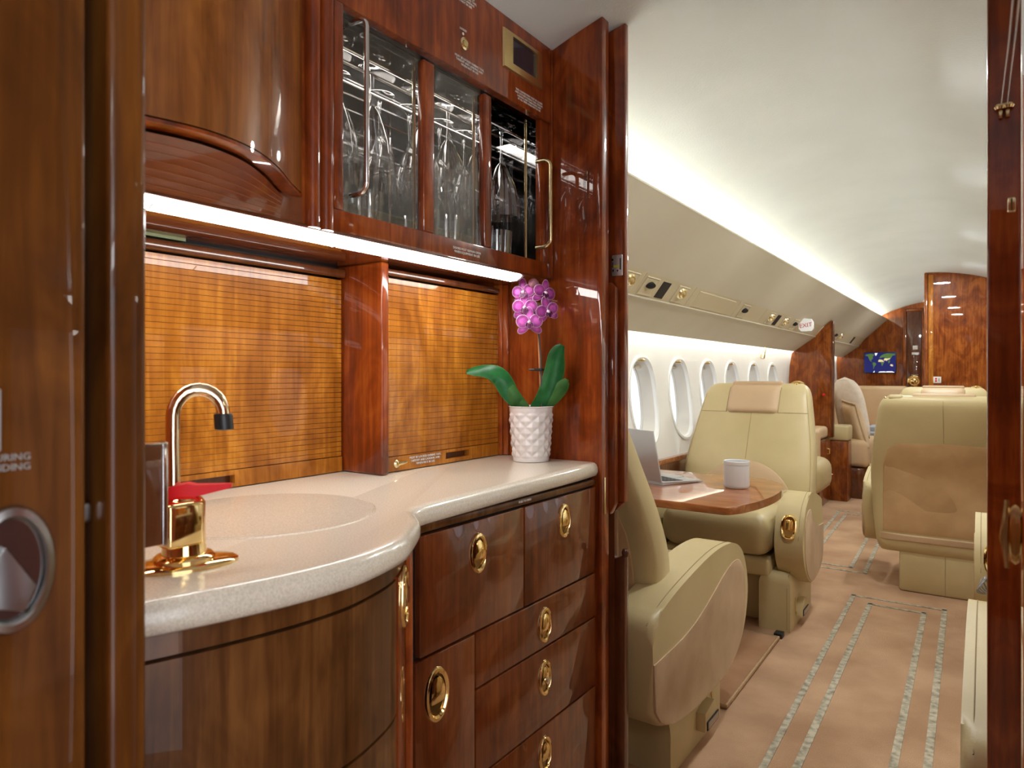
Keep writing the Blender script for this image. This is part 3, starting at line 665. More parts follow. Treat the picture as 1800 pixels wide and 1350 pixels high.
bm = B(); box(bm, (-1.20, .70, 1.345), (-1.19, 1.39, 1.705)); box(bm, (-1.19, .70, 1.70), (XU-.03, 1.39, 1.7045)); box(bm, (-1.19, .692, 1.345), (XU-.03, .70, 1.70)); box(bm, (-1.19, 1.39, 1.345), (XU-.03, 1.396, 1.70)); box(bm, (-1.19, .70, 1.3405), (XU-.03, 1.39, 1.345)); obj('mirror_lining', bm, DARKIN, t)
for ya, name in ((.776, 1), (1.343, 2)):
    z0, z1, xo = (1.398, 1.683, -.828) if name == 1 else (1.398, 1.60, -.826)
    pts = [(XU-.008, ya, z0)]+[(XU+(xo-XU)*(.35+.65*math.sin(k*PI/8)), ya, z0+.016*(1-math.cos(k*PI/8))) for k in range(5)]+[(XU+(xo-XU)*(.35+.65*math.cos(k*PI/8)), ya, z1-.016+.016*math.sin(k*PI/8)) for k in range(5)]+[(XU-.008, ya, z1)]
    bm = B(); tube(bm, pts, .0045, 10); obj('handle', bm, CHROME if name == 1 else BRASS, t)
# fascia fittings
bm = B(); lathe(bm, (XU, 1.064, 1.762), [(.0125, 0), (.0125, .003), (.0095, .005), (.009, .003), (.007, .003), (.0065, .006), (.003, .0065)], 24, axis=(1, 0, 0)); lk = obj('lock', bm, BRASS, hd)
bm = B(); lathe(bm, (XU, 1.062, 1.7815), [(.0028, 0), (.0028, .0008)], 12, axis=(1, 0, 0)); obj('lock_dot', bm, PRINT, hd)
text('lock_text', 'LOCKED', .0055, (XU+.0006, 1.062, 1.7895), YD, ZD, PRINT, hd)
text('placard', 'MUST BE LOCKED DURING TAXI,\nTAKEOFF AND LANDING AND\nWHEN NOT IN USE', .0063, (XU+.0006, 1.083, 1.725), YD, ZD, PRINT, hd)
text('placard', 'DOORS MUST BE CLOSED\nAND LATCHED DURING TAXI,\nTAKEOFF AND LANDING\nWHEN NOT IN USE', .0063, (XU+.0006, 1.062, 1.854), YD, ZD, PRINT, hd)
text('placard', 'THIS COMPARTMENT MUST BE CLOSED\nAND LATCHED DURING TAXI, TAKEOFF,\nLANDING AND TURBULENCE AND\nAT ALL TIMES WHEN NOT IN USE', .0062, (XU+.0006, 1.302, 1.727), YD, ZD, PRINT, hd)
text('placard', 'DOORS MUST REMAIN OPEN\nWHEN EQUIPMENT IN USE', .0068, (XU+.0006, 1.075, 1.3475), YD, ZD, PRINT, br)
t2 = thing('galley_display', 'gold framed small dark display on the upper cabinet fascia', 'display', (XU, 1.273, 1.81))
y0, y1, z0, z1 = 1.197, 1.352, 1.767, 1.853
bm = B()
iy0, iy1, iz0, iz1 = 1.228, 1.325, 1.783, 1.842
o_ = [(y0, z0), (y1, z0), (y1, z1), (y0, z1)]; i_ = [(iy0, iz0), (iy1, iz0), (iy1, iz1), (iy0, iz1)]
loops(bm, [[Vector((XU+.0005, a, b)) for a, b in o_], [Vector((XU+.005, a, b)) for a, b in [(y0+.002, z0+.002), (y1-.002, z0+.002), (y1-.002, z1-.002), (y0+.002, z1-.002)]], [Vector((XU+.007, a, b)) for a, b in i_], [Vector((XU+.002, a, b)) for a, b in i_]], caps=False); obj('frame', bm, mat('satin_gold', (.80, .62, .30), .3, 1), t2)
bm = B(); box(bm, (XU+.0006, iy0-.002, iz0-.002), (XU+.002, iy1+.002, iz1+.002)); obj('screen', bm, GLASSD, t2)
# ---- bow-fronted upper door
t = thing('bowed_upper_door', 'bow-fronted glossy wood overhead cabinet door left of the glass doors', 'cabinet', (-.85, .45, 1.37))
bow = smooth_curve([(XU+.001, .671, 0), (-.822, .625, 0), (-.776, .57, 0), (-.743, .52, 0), (-.727, .475, 0), (-.723, .43, 0), (-.735, .375, 0), (-.765, .30, 0), (-.80, .246, 0)], 5)
def boff(d): return [Vector((max(q.x, XU-.002) if d > 0 else q.x, q.y, 0)) for q in offs(bow, d)]
zt = 1.875
zb = 1.378
outl = bow+[Vector((-.95, .246, 0)), Vector((-.95, .671, 0))]
zt_of = lambda p: zc(p.x)-.002
bm = B(); loops(bm, [[Vector((p.x, p.y, zb)) for p in outl], [Vector((p.x, p.y, zt_of(p))) for p in outl]]); obj('door', bm, WBU, t, 40)
ib = offs(bow, -.002)
bm = B(); ob = offs(bow, .02); a_ = [Vector((p.x, p.y, zb-.002)) for p in bow]; b_ = [Vector((max(p.x, XU), p.y, zb-.008)) for p in ob]
loops(bm, [a_, [p+Vector((0, 0, -.004)) for p in a_], b_, [Vector((p.x, p.y, zb-.002)) for p in b_]], caps=False, closed=False); obj('bottom_moulding', bm, WD, t, 40)
bm = B(); rows = []
for f in [i/8 for i in range(9)]:
    rows.append([Vector((b.x*(1-f)+(XU)*f, b.y, (zb-.012)*(1-f)+1.3285*f)) for b in b_])
loops(bm, rows, caps=False, closed=False); us = obj('underside_panel', bm, WHD, t, 40)
bm = B()
for k in range(1, 7):
    f = k/7; pts = [Vector((b.x*(1-f)+XU*f, b.y, (zb-.012)*(1-f)+1.3285*f-.0002)) for b in b_ if b.x > XU+.004]
    if len(pts) > 2: tube(bm, pts, .0005, 4)
o = obj('inlay_line', bm, mat('pale_inlay', (.36, .13, .05), .5), us); o['kind'] = 'stuff'

# ---- light under the upper cabinet
t = thing('under_cabinet_light', 'long glowing white strip light under the upper galley cabinet', 'light', (-.88, .77, 1.32))
prof = [(XU-.002, 1.3255), (XU-.006, 1.321), (-.875, 1.315), (-.892, 1.314), (-.902, 1.3195), (-.904, 1.3265)]
bm = B(); prism(bm, prof, 'y', .252, 1.275); obj('lens', bm, LED, t)
for y in (.45, .76, 1.08):
    bm = B(); tube(bm, [(p[0], y, p[1]-.001) for p in prof[1:-1]], .0012, 6); obj('clip', bm, STEEL, t)
bm = B(); prism(bm, prof, 'y', 1.275, 1.283); obj('end_cap', bm, PLASTW, t)

# ---- glassware
def stem_glass(label_):
    t = thing('stem_glass', label_, 'wine glass', (0, 0, 0), 'cut crystal glasses hanging upside down behind the glass doors')
    bm = B(); lathe(bm, (0, 0, 0), [(.032, 0), (.034, -.002), (.012, -.006), (.005, -.012)], 20, cap1=False); obj('foot', bm, CRYSTAL, t)
    bm = B(); lathe(bm, (0, 0, 0), [(.005, -.012), (.0035, -.03), (.0035, -.07), (.0065, -.078), (.006, -.086)], 12, cap0=False, cap1=False); obj('stem', bm, CRYSTAL, t)
    bm = B(); fl = lambda r, h, a: r*(1+.05*(math.cos(12*a)) * (1 if h < -.09 else 0))
    lathe(bm, (0, 0, 0), [(.006, -.086), (.016, -.100), (.026, -.125), (.036, -.155), (.041, -.19), (.0425, -.215)], 48, cap0=False, cap1=False, fn=fl); obj('bowl', bm, CRYSTAL, t, 15)
    return t
gl0 = stem_glass('cut crystal stem glass hanging upside down behind the sliding glass doors')
spots = [(-.935, .80), (-.935, .89), (-1.04, .80), (-1.04, .89), (-.935, 1.02), (-1.04, 1.01), (-.935, 1.107), (-1.04, 1.10), (-.935, 1.205), (-1.04, 1.20), (-.935, 1.30), (-1.04, 1.29)]
GI = [0, 1, 0, 1, 2, 2, 3, 3, 4, 4, 5, 5]
ORD = ['first', 'second', 'third', 'fourth', 'fifth', 'sixth']
for i, (x, y) in enumerate(spots):
    g = gl0 if i == 0 else copy_tree(gl0); g.location = (x, y, 1.683); g['label'] = 'cut crystal stem glass hanging upside down, %s from the left in the %s row' % (ORD[GI[i]], 'front' if x > -1 else 'back')
def tumbler():
    bm = B(); fl = lambda r, h, a: r*(1+.035*math.cos(16*a))
    lathe(bm, (0, 0, 0), [(.024, 0), (.027, .004), (.029, .04), (.032, .085), (.030, .085), (.027, .04), (.024, .010)], 48, fn=fl, cap1=True)
    return tag(obj('crystal_tumbler', bm, CRYSTAL, None, 15), 'cut crystal tumbler standing on the floor of the glass cabinet', 'tumbler', 'crystal tumblers under the hanging stem glasses')
tb0 = tumbler()
for i, (x, y) in enumerate([(-.925, .785), (-.925, .865), (-1.0, .825), (-1.0, .905), (-.925, 1.02), (-.925, 1.10), (-1.0, 1.06), (-.925, 1.20), (-.925, 1.275), (-1.0, 1.24)]):
    g = tb0 if i == 0 else tb0.copy()
    if i: C.objects.link(g)
    g.location = (x, y, 1.3455); g['label'] = 'cut crystal tumbler on the cabinet floor, %s from the left in the %s row' % ({0: 'first', 1: 'second', 2: 'first', 3: 'second', 4: 'third', 5: 'fourth', 6: 'third', 7: 'fifth', 8: 'sixth', 9: 'fourth'}[i], 'front' if x > -.95 else 'back')
t = thing('glass_rack', 'chrome wire rack holding the upside-down stem glasses', 'rack', (-.98, 1.05, 1.6))
for x in (-.955, -.915, -1.06, -1.02, -1.12):
    bm = B(); tube(bm, [(x, .705, 1.668), (x, 1.385, 1.668)], .003, 8); obj('rail', bm, CHROME, t)
for z in (1.53, 1.56):
    bm = B(); tube(bm, [(-.985, .705, z), (-.985, 1.385, z)], .003, 8); obj('rail', bm, CHROME, t)
for y in (.73, .965, 1.15, 1.35):
    for x in (-.90, -1.15):
        bm = B(); tube(bm, [(x, y, 1.346), (x, y, 1.699)], .0035, 8); obj('upright', bm, BRASS if x > -1 else CHROME, t)

# ---- orchid
PX, PY = -.878, 1.340
t = thing('potted_orchid', 'magenta orchid in a dimpled white pot on the counter end', 'plant', (PX, PY, CT))
def tri(v): v = v % 1.0; return 1-abs(2*v-1)
def dim(r, h, a):
    if h < .008 or h > .116: return r
    e = min(1, (h-.006)/.01, (.118-h)/.008)
    p_ = 10*a/(2*PI); return r-.001+.0042*e*min(tri(p_+h/.027), tri(p_-h/.027))
bm = B(); n_ = 64
prof = [(.040, 0)]+[(.0425+(.0515-.0425)*(i/n_), .125*i/n_+.001) for i in range(n_+1)]+[(.0545, .1275), (.0525, .1285), (.050, .125), (.047, .112)]
lathe(bm, (PX, PY, CT+.0003), prof, 160, fn=dim, cap1=False); obj('pot', bm, CERAM, t, 60)
bm = B(); lathe(bm, (PX, PY, CT+.110), [(.049, 0), (.046, .006), (.03, .009), (.012, .011)], 24); obj('potting_bark', bm, MOSS, t)
VN = Vector((-.545, .838, 0))                            # roughly away from the aisle
def leaf(pts, width, m, cup=.25, nrm=VN, tw=0):
    P = smooth_curve(pts, 6); n = len(P); bm = B(); R = []; 
    for i, p in enumerate(P):
        f = i/(n-1); d = (P[min(i+1, n-1)]-P[max(i-1, 0)]).normalized(); s = d.cross(nrm).normalized(); up = s.cross(d)
        s = (s*math.cos(tw*f)+up*math.sin(tw*f)); up = s.cross(d)
        w = width*(math.sin(PI*min(.97, .12+.80*f**.85))**.75)*(1 if f < .93 else .78); R.append([p+s*w*q+up*(-cup*w*(1-abs(q)**1.5)) for q in (-1, -.9, -.5, 0, .5, .9, 1)])
    R2 = [[bm.verts.new(p) for p in r] for r in R]
    for a, b in zip(R2, R2[1:]):
        for k in range(6): f_ = bm.faces.new((a[k], a[k+1], b[k+1], b[k])); f_.material_index = 1 if k in (0, 5) else 0
    bmesh.ops.solidify(bm, geom=bm.faces[:], thickness=.0012)
    return obj('leaf', bm, [m, LEAFB], t, 60)
leaf([(-.868, 1.335, 1.018), (-.838, 1.343, 1.052), (-.822, 1.352, 1.108), (-.815, 1.352, 1.148), (-.800, 1.352, 1.170)], .024, LEAF, .3)
leaf([(-.862, 1.338, 1.018), (-.832, 1.348, 1.044), (-.806, 1.358, 1.072), (-.793, 1.360, 1.092)], .018, LEAFB, .3)
leaf([(-.888, 1.330, 1.018), (-.905, 1.296, 1.056), (-.925, 1.278, 1.098), (-.950, 1.258, 1.110), (-.985, 1.232, 1.108)], .022, LEAF, .2, Vector((-.4, .8, -.45)))
leaf([(-.882, 1.325, 1.018), (-.898, 1.300, 1.048), (-.920, 1.285, 1.080), (-.950, 1.262, 1.102)], .018, LEAFB, .3)
leaf([(-.874, 1.325, 1.018), (-.888, 1.310, 1.036), (-.902, 1.298, 1.048)], .012, LEAFB, .3)
bm = B(); tube(bm, [(-.852, 1.345, 1.02), (-.853, 1.340, 1.12), (-.856, 1.338, 1.215)], .0034, 8); obj('stake', bm, STAKE, t)
sp = smooth_curve([(-.846, 1.338, 1.015), (-.847, 1.336, 1.09), (-.848, 1.334, 1.15), (-.853, 1.333, 1.20), (-.862, 1.333, 1.25), (-.866, 1.327, 1.285), (-.858, 1.320, 1.305)], 5)
bm = B(); tube(bm, sp, .0022, 8); obj('stem', bm, STEM, t)
bm = B(); box(bm, (-.862, 1.328, 1.110), (-.842, 1.345, 1.117), .002); tube(bm, [(-.874, 1.326, 1.1135), (-.86, 1.333, 1.1135)], .0025, 6); obj('clip', bm, DGREY, t)
bm = B(); lathe(bm, (-.856, 1.316, 1.312), [(.002, -.012), (.008, -.008), (.0115, 0), (.009, .009), (.003, .014)], 16, axis=(.6, .3, -.35)); obj('bud', bm, BUDM, t)
def petal(c, d, nrm, length, width, parent, m, name='petal', bend=.12, tipw=1.0):
    """rounded petal from the flower centre c along d"""
    d = Vector(d).normalized(); nrm = Vector(nrm).normalized(); s = d.cross(nrm).normalized(); bm = B(); K = 20; rows = []
    def ring(f, z): return [Vector(c)+d*(length*.5*(1-math.cos(2*PI*k/K)*f))+s*(width*.5*f*math.sin(2*PI*k/K)*(1+.25*(tipw-1)*(-math.cos(2*PI*k/K))))+nrm*(z+bend*length*(.5-.5*math.cos(2*PI*k/K)*f)**2*-1) for k in range(K)]
    R = [[bm.verts.new(p) for p in ring(f, z)] for f, z in ((1.0, 0), (.94, .0008), (.90, .0008), (.5, .0014))]
    for j, (a, b) in enumerate(zip(R, R[1:])):
        for k in range(K): f_ = bm.faces.new((a[k], a[(k+1) % K], b[(k+1) % K], b[k])); f_.material_index = 1 if j < 2 else 0
    bm.faces.new(R[-1])
    bmesh.ops.solidify(bm, geom=bm.faces[:], thickness=.0006)
    return obj(name, bm, [m, PETALR], parent, 60)
def flower(c, face, roll, sc_):
    c = Vector(c); f = Vector(face).normalized(); X = ZD.cross(f).normalized(); Z = f.cross(X)
    X, Z = X*math.cos(roll)+Z*math.sin(roll), Z*math.cos(roll)-X*math.sin(roll)
    bm = B(); lathe(bm, c, [(.0025*sc_, .001), (.0045*sc_, .004), (.004*sc_, .008), (.001, .011*sc_)], 12, axis=f); fl = obj('flower', bm, PETALR, t)
    for a, L, w, nz in ((90, .036, .020, -.001), (222, .034, .019, -.001), (318, .034, .019, -.001)):
        a = math.radians(a); petal(c-f*.002, X*math.cos(a)+Z*math.sin(a), f, L*sc_, w*sc_, fl, PETAL)
    for a in (12, 168):
        a = math.radians(a); petal(c+f*.0005, X*math.cos(a)+Z*math.sin(a), f, .030*sc_, .030*sc_, fl, PETAL, bend=.10)
    for a in (235, 305):
        a = math.radians(a); petal(c+f*.005, X*math.cos(a)+Z*math.sin(a)+f*.3, f, .013*sc_, .011*sc_, fl, PETALD, 'lip_lobe', 0)
    petal(c+f*.006, -Z+f*.35, f, .016*sc_, .010*sc_, fl, PETALD, 'lip', 0)
FC = Vector((.545, -.838, -.12))
for p, fv, ro, s_ in (((-.878, 1.308, 1.292), (.30, -.95, -.05), .12, .95), ((-.873, 1.306, 1.256), (.45, -.85, -.1), 0, 1.0), ((-.859, 1.304, 1.221), (.545, -.838, 0), .03, 1.05), ((-.830, 1.323, 1.288), (.85, -.5, .05), -.25, .95), ((-.824, 1.326, 1.247), (.80, -.55, -.2), .3, .95)):
    flower(p, fv, ro, s_)
bm = B()
for p in ((-.878, 1.308, 1.292), (-.873, 1.306, 1.256), (-.859, 1.304, 1.221), (-.830, 1.323, 1.288), (-.824, 1.326, 1.247)):
    tube(bm, [Vector(p)+Vector((-.002, .004, 0)), (Vector(p)+Vector((-.866, 1.334, p[2]+.01)))/2, (-.863, 1.334, min(1.3, p[2]+.012))], .0012, 5)
o = obj('flower_stalks', bm, STEM, t); o['kind'] = 'stuff'

# ================================================================== RIGHT-HAND WALL BESIDE THE CAMERA
XM = .02
t = thing('mirrored_closet', 'mirror-fronted wood closet at the right edge with gilt latch', 'closet', (.4, .9, 0))
zt_ = 1.80
bm = B(); prism(bm, [(.03, 0), (.03, zc(.03)-.002), (.40, zc(.40)-.002), (.80, zc(.80)-.002), (.80, 0)], 'y', .582, 1.20); obj('body', bm, WD, t)
bm = B(); prism(bm, [(.58, 0), (.58, 1.88), (1.2, 1.88), (1.2, 0)], 'x', XM, .0295); obj('mirror_panel', bm, MIRROR, t)
bm = B(); prism(bm, [(0, 0), (0, zc(0)-.002), (.80, zc(.8)-.002), (.80, 0)], 'y', 1.20, 1.235, .004, 3); obj('edge_post', bm, WD, t)
bm = B(); lathe(bm, (XM, .73, .963), [(.010, 0), (.009, .003), (.005, .0045), (.003, .005)], 20, axis=(-1, 0, 0), sx=.7, sy=2.6); hb = obj('latch', bm, BRASS, t)
bm = B(); tube(bm, [(XM-.006, .722, .935), (XM-.008, .727, .96), (XM-.006, .732, .992)], [.002, .0035, .002], 8); obj('latch_lever', bm, GOLD, hb)
bm = B(); box(bm, (XM-.003, .836, 1.263), (XM, .846, 1.276), .001); obj('catch', bm, BRASS, t)
bm = B(); lathe(bm, (.0155, 1.196, 1.482), [(.007, -.0035), (.009, 0), (.007, .0035)], 14, sx=.9); box(bm, (.0135, 1.194, 1.466), (.0185, 1.199, 1.478), .001); fb = obj('panel_fitting', bm, BRASS, t)
bm = B(); tube(bm, smooth_curve([(.0165, 1.193, 1.484), (.0172, 1.0, 1.455), (.0178, .8, 1.425), (.018, .60, 1.41)], 4), .0007, 6); obj('light_streak', bm, PRINT, t)  # thin pale line modelled for the streak of light along the panel

# ================================================================== CABIN FURNITURE
SECB = [(.20, .285, .055, -.545), (.23, .300, .068, -.548), (.30, .312, .074, -.550), (.50, .326, .076, -.560), (.62, .328, .076, -.580), (.74, .318, .074, -.630), (.85, .300, .070, -.680), (.93, .286, .066, -.715), (.99, .275, .060, -.742), (1.02, .265, .052, -.755), (1.042, .250, .038, -.764), (1.054, .230, .020, -.769), (1.058, .21, .008, -.770)]
SECB = [tuple(v) for v in smooth_curve([Vector(q) for q in SECB], 4)]
def bint(z, j):
    for s0, s1 in zip(SECB, SECB[1:]):
        if z <= s1[0]: f = (z-s0[0])/(s1[0]-s0[0]); return s0[j]+(s1[j]-s0[j])*max(0, f)
    return SECB[-1][j]
def bsurf(x, z, front):
    a, b, c = bint(z, 1), bint(z, 2), bint(z, 3); q = max(0, 1-min(1, abs(x)/a)**5)**(1/5)
    return c+(b*q if front else -b*q)
def patch(outline, front, puff, rim=.0005, rings=6):
    """raised padded panel lying on the seat back; outline in (x,z)"""
    cx_ = sum(p[0] for p in outline)/len(outline); cz_ = sum(p[1] for p in outline)/len(outline); s = 1 if front else -1
    R = []
    for f in [1.0, .985, .96, .92, .87, .8, .7, .6, .5, .4, .3, .2, .1, .03]:
        h = rim if f == 1 else rim+puff*(1-f**6)
        if f == 1: R.append([Vector((cx_+(x-cx_)*f, bsurf(cx_+(x-cx_)*f, cz_+(z-cz_)*f, front)-s*.006, cz_+(z-cz_)*f)) for x, z in outline])
        R.append([Vector((cx_+(x-cx_)*f, bsurf(cx_+(x-cx_)*f, cz_+(z-cz_)*f, front)+s*h, cz_+(z-cz_)*f)) for x, z in outline])
    return R
def seam(bm, pts, r=.0011): tube(bm, pts, r, 5)
def rrect(x0, x1, z0, z1, r, n=6):
    out = []
    for cx_, cz_, a0 in ((x1-r, z1-r, 0), (x0+r, z1-r, 90), (x0+r, z0+r, 180), (x1-r, z0+r, 270)):
        for k in range(n+1):
            a = math.radians(a0+90*k/n); out.append((cx_+r*math.cos(a), cz_+r*math.sin(a)))
    return out
def densify(o, d=.03):
    out = []
    for a, b in zip(o, o[1:]+o[:1]):
        L = math.hypot(b[0]-a[0], b[1]-a[1]); n = max(1, int(L/d))
        for k in range(n): out.append((a[0]+(b[0]-a[0])*k/n, a[1]+(b[1]-a[1])*k/n))
    return out
ARM0 = [(-.78, .28), (-.79, .42), (-.785, .495), (-.70, .528), (-.55, .557), (-.36, .580), (-.22, .580), (-.13, .564), (-.065, .53), (-.022, .475), (0, .40), (-.008, .34), (-.035, .285), (-.085, .235), (-.16, .198), (-.32, .182), (-.55, .19), (-.72, .225)]
SUEP0 = [(-.788, .405)]+[(p.x, p.y) for p in smooth_curve([(-.77, .404, 0), (-.60, .410, 0), (-.48, .428, 0), (-.36, .462, 0), (-.24, .500, 0), (-.15, .514, 0), (-.085, .500, 0), (-.048, .45, 0), (-.036, .37, 0), (-.055, .295, 0), (-.10, .237, 0), (-.17, .203, 0), (-.32, .188, 0), (-.55, .196, 0), (-.715, .231, 0), (-.775, .285, 0)], 3)]
ARM0 = [ARM0[0]]+[(p.x, p.y) for p in smooth_curve([(a, b, 0) for a, b in ARM0[1:]], 3)]
def make_seat(label, loc, rot, aisle, hook=False, tray=False, group='cream leather cabin seats', arm=1.0, feet=True, fy=-.01, fh=.245, kz=1.0):
    t = thing('cabin_seat', label, 'seat', (0, 0, 0), group)
    bm = B(); loops(bm, [[Vector((sell(2*PI*k/40, a, b, 5)[0], c+sell(2*PI*k/40, a, b, 5)[1], z)) for k in range(40)] for z, a, b, c in [s for i, s in enumerate(SECB)]]); br_ = obj('backrest', bm, LEA, t, 75)
    o_ = densify(rrect(-.135, .135, .903, 1.054, .025)); bm = B(); loops(bm, patch(o_, True, .022), caps=True); box(bm, (-.131, -.785, 1.02), (.131, -.738, 1.069), .012, 3); obj('headrest', bm, LEAD, br_, 75)
    o_ = [(.245*math.cos(PI*k/24), .43+.235*math.sin(PI*k/24)) for k in range(25)]; o_ = densify(o_, .04); bm = B(); loops(bm, patch(o_, True, .008)); obj('lumbar_panel', bm, LEAD, br_, 75)
    o_ = densify([(-.27, .31)]+[(-.27, .5), (-.264, .68), (-.240, .765), (-.20, .800), (0, .808), (.20, .800), (.240, .765), (.264, .68), (.27, .5), (.27, .31)]); bm = B(); loops(bm, patch(o_, False, .007, .001)); obj('rear_panel', bm, SUER, br_, 75)
    bm = B(); loops(bm, patch(densify(rrect(-.285, .285, .262, .30, .008)), False, .004)); obj('rear_band', bm, LEAD, br_, 75)
    bm = B()
    seam(bm, [(0, bsurf(0, z, True)+.0006, z) for z in [.67+.235*k/8 for k in range(9)]])
    seam(bm, [(0, bsurf(0, z, False)-.0006, z) for z in [.812+.22*k/8 for k in range(9)]])
    for sg in (-1, 1): seam(bm, [(sg*x, bsurf(x, .905, True)+.0006, .905+.002*math.sin(x*9)) for x in [.135+.14*k/6 for k in range(7)]])
    for sg in (-1, 1): seam(bm, [(sg*.133, bsurf(.133, z, True)+.0012, z) for z in [.905+.13*k/6 for k in range(7)]], .0022)
    for sg in (-1, 1): seam(bm, [(sg*bint(z, 1)*.955, bsurf(bint(z, 1)*.955, z, True)+.0006, z) for z in [.45+.55*k/14 for k in range(15)]])
    o = obj('seams', bm, SEAM, br_); o['kind'] = 'stuff'
    br_.scale.z = kz; br_.location.z = .2*(1-kz)
    ARM = [(y*(arm if y < -.3 else 1-(1-arm)*(-y/.3)**2*1.0), z) for y, z in ARM0]; SUEP = [(y*(arm if y < -.3 else 1-(1-arm)*(-y/.3)**2*1.0), z) for y, z in SUEP0]
    bm = B(); box(bm, (-.255, -.53, .30), (.255, .012, .475), .075, 6)
    for v in bm.verts: v.co.z += .012*math.cos(v.co.x/.255*1.4)*(1 if v.co.z > .4 else 0)+(.012*math.cos((v.co.y+.2)*4) if v.co.z > .4 else 0)
    obj('seat_cushion', bm, LEA, t, 75)
    bm = B(); box(bm, (-.25, -.52, .22), (.25, -.012, .30), .02, 3); obj('front_panel', bm, LEA, t)
    for sg in (-1, 1):
        x0, x1 = sg*.272, sg*(.388 if sg == aisle else .325)
        bm = B(); prism(bm, ARM, 'x', min(x0, x1), max(x0, x1), .022, 4); ar = obj('armrest', bm, LEA, t, 50)
        xo = x1; bm = B(); prism(bm, SUEP, 'x', min(xo-sg*.004, xo+sg*.003), max(xo-sg*.004, xo+sg*.003), .002, 2); obj('side_panel', bm, SUE, ar)
        bm = B(); L = [Vector((x1-sg*.018, y, z)) for y, z in ARM[4:31:3]]; cm = Vector((x1-sg*.018, -.36*arm, .40))
        seam(bm, [p+(p-cm).normalized()*.0005 for p in smooth_curve(L, 4)], .0013); o = obj('arm_seam', bm, SEAM, ar); o['kind'] = 'stuff'
        if sg == aisle:
            cy_, cz_ = -.003, .452; cx_ = sg*.33
            def el(w, h, y): return [Vector((cx_+sell(2*PI*k/28, w, h, 2.8)[0], y+.55*0-(.0), cz_+sell(2*PI*k/28, w, h, 2.8)[1])) for k in range(28)]
            tl = lambda P: [Vector((p.x, p.y-.30*(p.z-.40) if p.z > .40 else p.y, p.z)) for p in P]
            bm = B(); loops(bm, [tl(el(.032, .050, -.01)), tl(el(.032, .050, .012)), tl(el(.027, .045, .016)), tl(el(.022, .040, .012)), tl(el(.021, .039, .004))], caps=False); obj('handle_bezel', bm, GOLD, ar)
            bm = B(); loops(bm, [tl(el(.0215, .0395, .002)), tl(el(.0215, .0395, .005))]); box(bm, (cx_-.011, -.012, cz_-.012), (cx_+.011, .012, cz_+.034), .007, 3); obj('handle_lever', bm, GOLD, ar)
        if not feet: continue
        bm = B(); box(bm, (min(sg*.205, sg*.335), fy-.42, 0), (max(sg*.205, sg*.335), fy, fh), .045, 4, edges=lambda a, b: a.z > .1 and b.z > .1); fc = obj('foot_cover', bm, LEA, t)
        bm = B(); seam(bm, [(sg*.322, y, z) for y, z in ((fy-.40, fh+.0005), (fy-.05, fh+.0005), (fy-.012, fh-.018), (fy+.0005, fh-.06), (fy+.0005, .01))], .0012); o = obj('cover_seam', bm, SEAM, fc); o['kind'] = 'stuff'
        xo = sg*.334; bm = B(); prism(bm, [(fy-.22, .045), (fy-.22, .10), (fy-.14, .115), (fy-.10, .06), (fy-.10, .045)], 'x', min(xo, xo+sg*.03), max(xo, xo+sg*.03), .003, 2); obj('release_block', bm, LEA, fc)
        xo = sg*.364; bm = B(); box(bm, (min(xo, xo+sg*.003), fy-.21, .047), (max(xo, xo+sg*.003), fy-.11, .073)); obj('label_plate', bm, BLACK, fc)
        xo = sg*.367; bm = B(); box(bm, (min(xo, xo+sg*.001), fy-.205, .050), (max(xo, xo+sg*.001), fy-.115, .070)); obj('label_face', bm, STEEL, fc)
        bm = B(); tube(bm, [(sg*.336, fy-.09, .13), (sg*.340, fy-.085, .07), (sg*.344, fy-.075, .062)], .003, 6); obj('release_lever', bm, BRASS, fc)
    bm = B(); box(bm, (-.20, -.60, 0), (.20, -.10, .225), .015, 2); obj('pedestal', bm, LEA, t)
    bm = B(); box(bm, (-.001+.0, -.602, .002), (.001, -.5995, .2)); obj('pedestal_joint', bm, SEAM, t)
    if hook:
        xh = aisle*.20; bm = B(); c_ = Vector((xh, -.775, 1.045)); tube(bm, [c_+Vector((.034*math.cos(PI*k/10), 0, .022*math.sin(PI*k/10))) for k in range(11)], .005, 8); lathe(bm, c_+Vector((0, .02, .0)), [(.012, 0), (.012, .012), (.006, .016)], 12); obj('recline_hook', bm, GOLD, br_)
    if tray:
        bm = B(); box(bm, (aisle*.20-.03, -.80, 1.035), (aisle*.20+.035, -.755, 1.062), .012, 3); obj('headrest_catch', bm, LEA, br_)
        bm = B(); lathe(bm, (aisle*.20-.04, -.785, 1.046), [(.007, -.004), (.008, 0), (.005, .005)], 12); obj('catch_button', bm, BRASS, br_)
    t.location = loc; t.rotation_euler = (0, 0, rot); return t
make_seat('cream leather seat nearest the galley, seen from behind beside the door jamb', (-1.045, 2.325, 0), 0, 1, fy=-.126, fh=.16)
make_seat('cream leather seat facing the camera behind the table with mug', (-1.025, 3.06, 0), PI, -1, hook=True, arm=.55)
make_seat('large cream leather seat seen squarely from behind with tan rear panel', (-.17, 4.60, 0), 0, -1, tray=True, arm=.58, feet=False, kz=.935)
make_seat('cream leather seat facing forward, only its top showing over the rear-facing seat', (-.262, 5.12, 0), PI, -1, hook=True, arm=.6, kz=.95)
make_seat('cream leather seat at bottom right, mostly hidden behind the mirrored closet post', (.352, 2.10, 0), 0, -1)
make_seat('cream leather seat at right edge showing an arm with gilt handle', (.352, 2.93, 0), PI, 1, arm=.6)
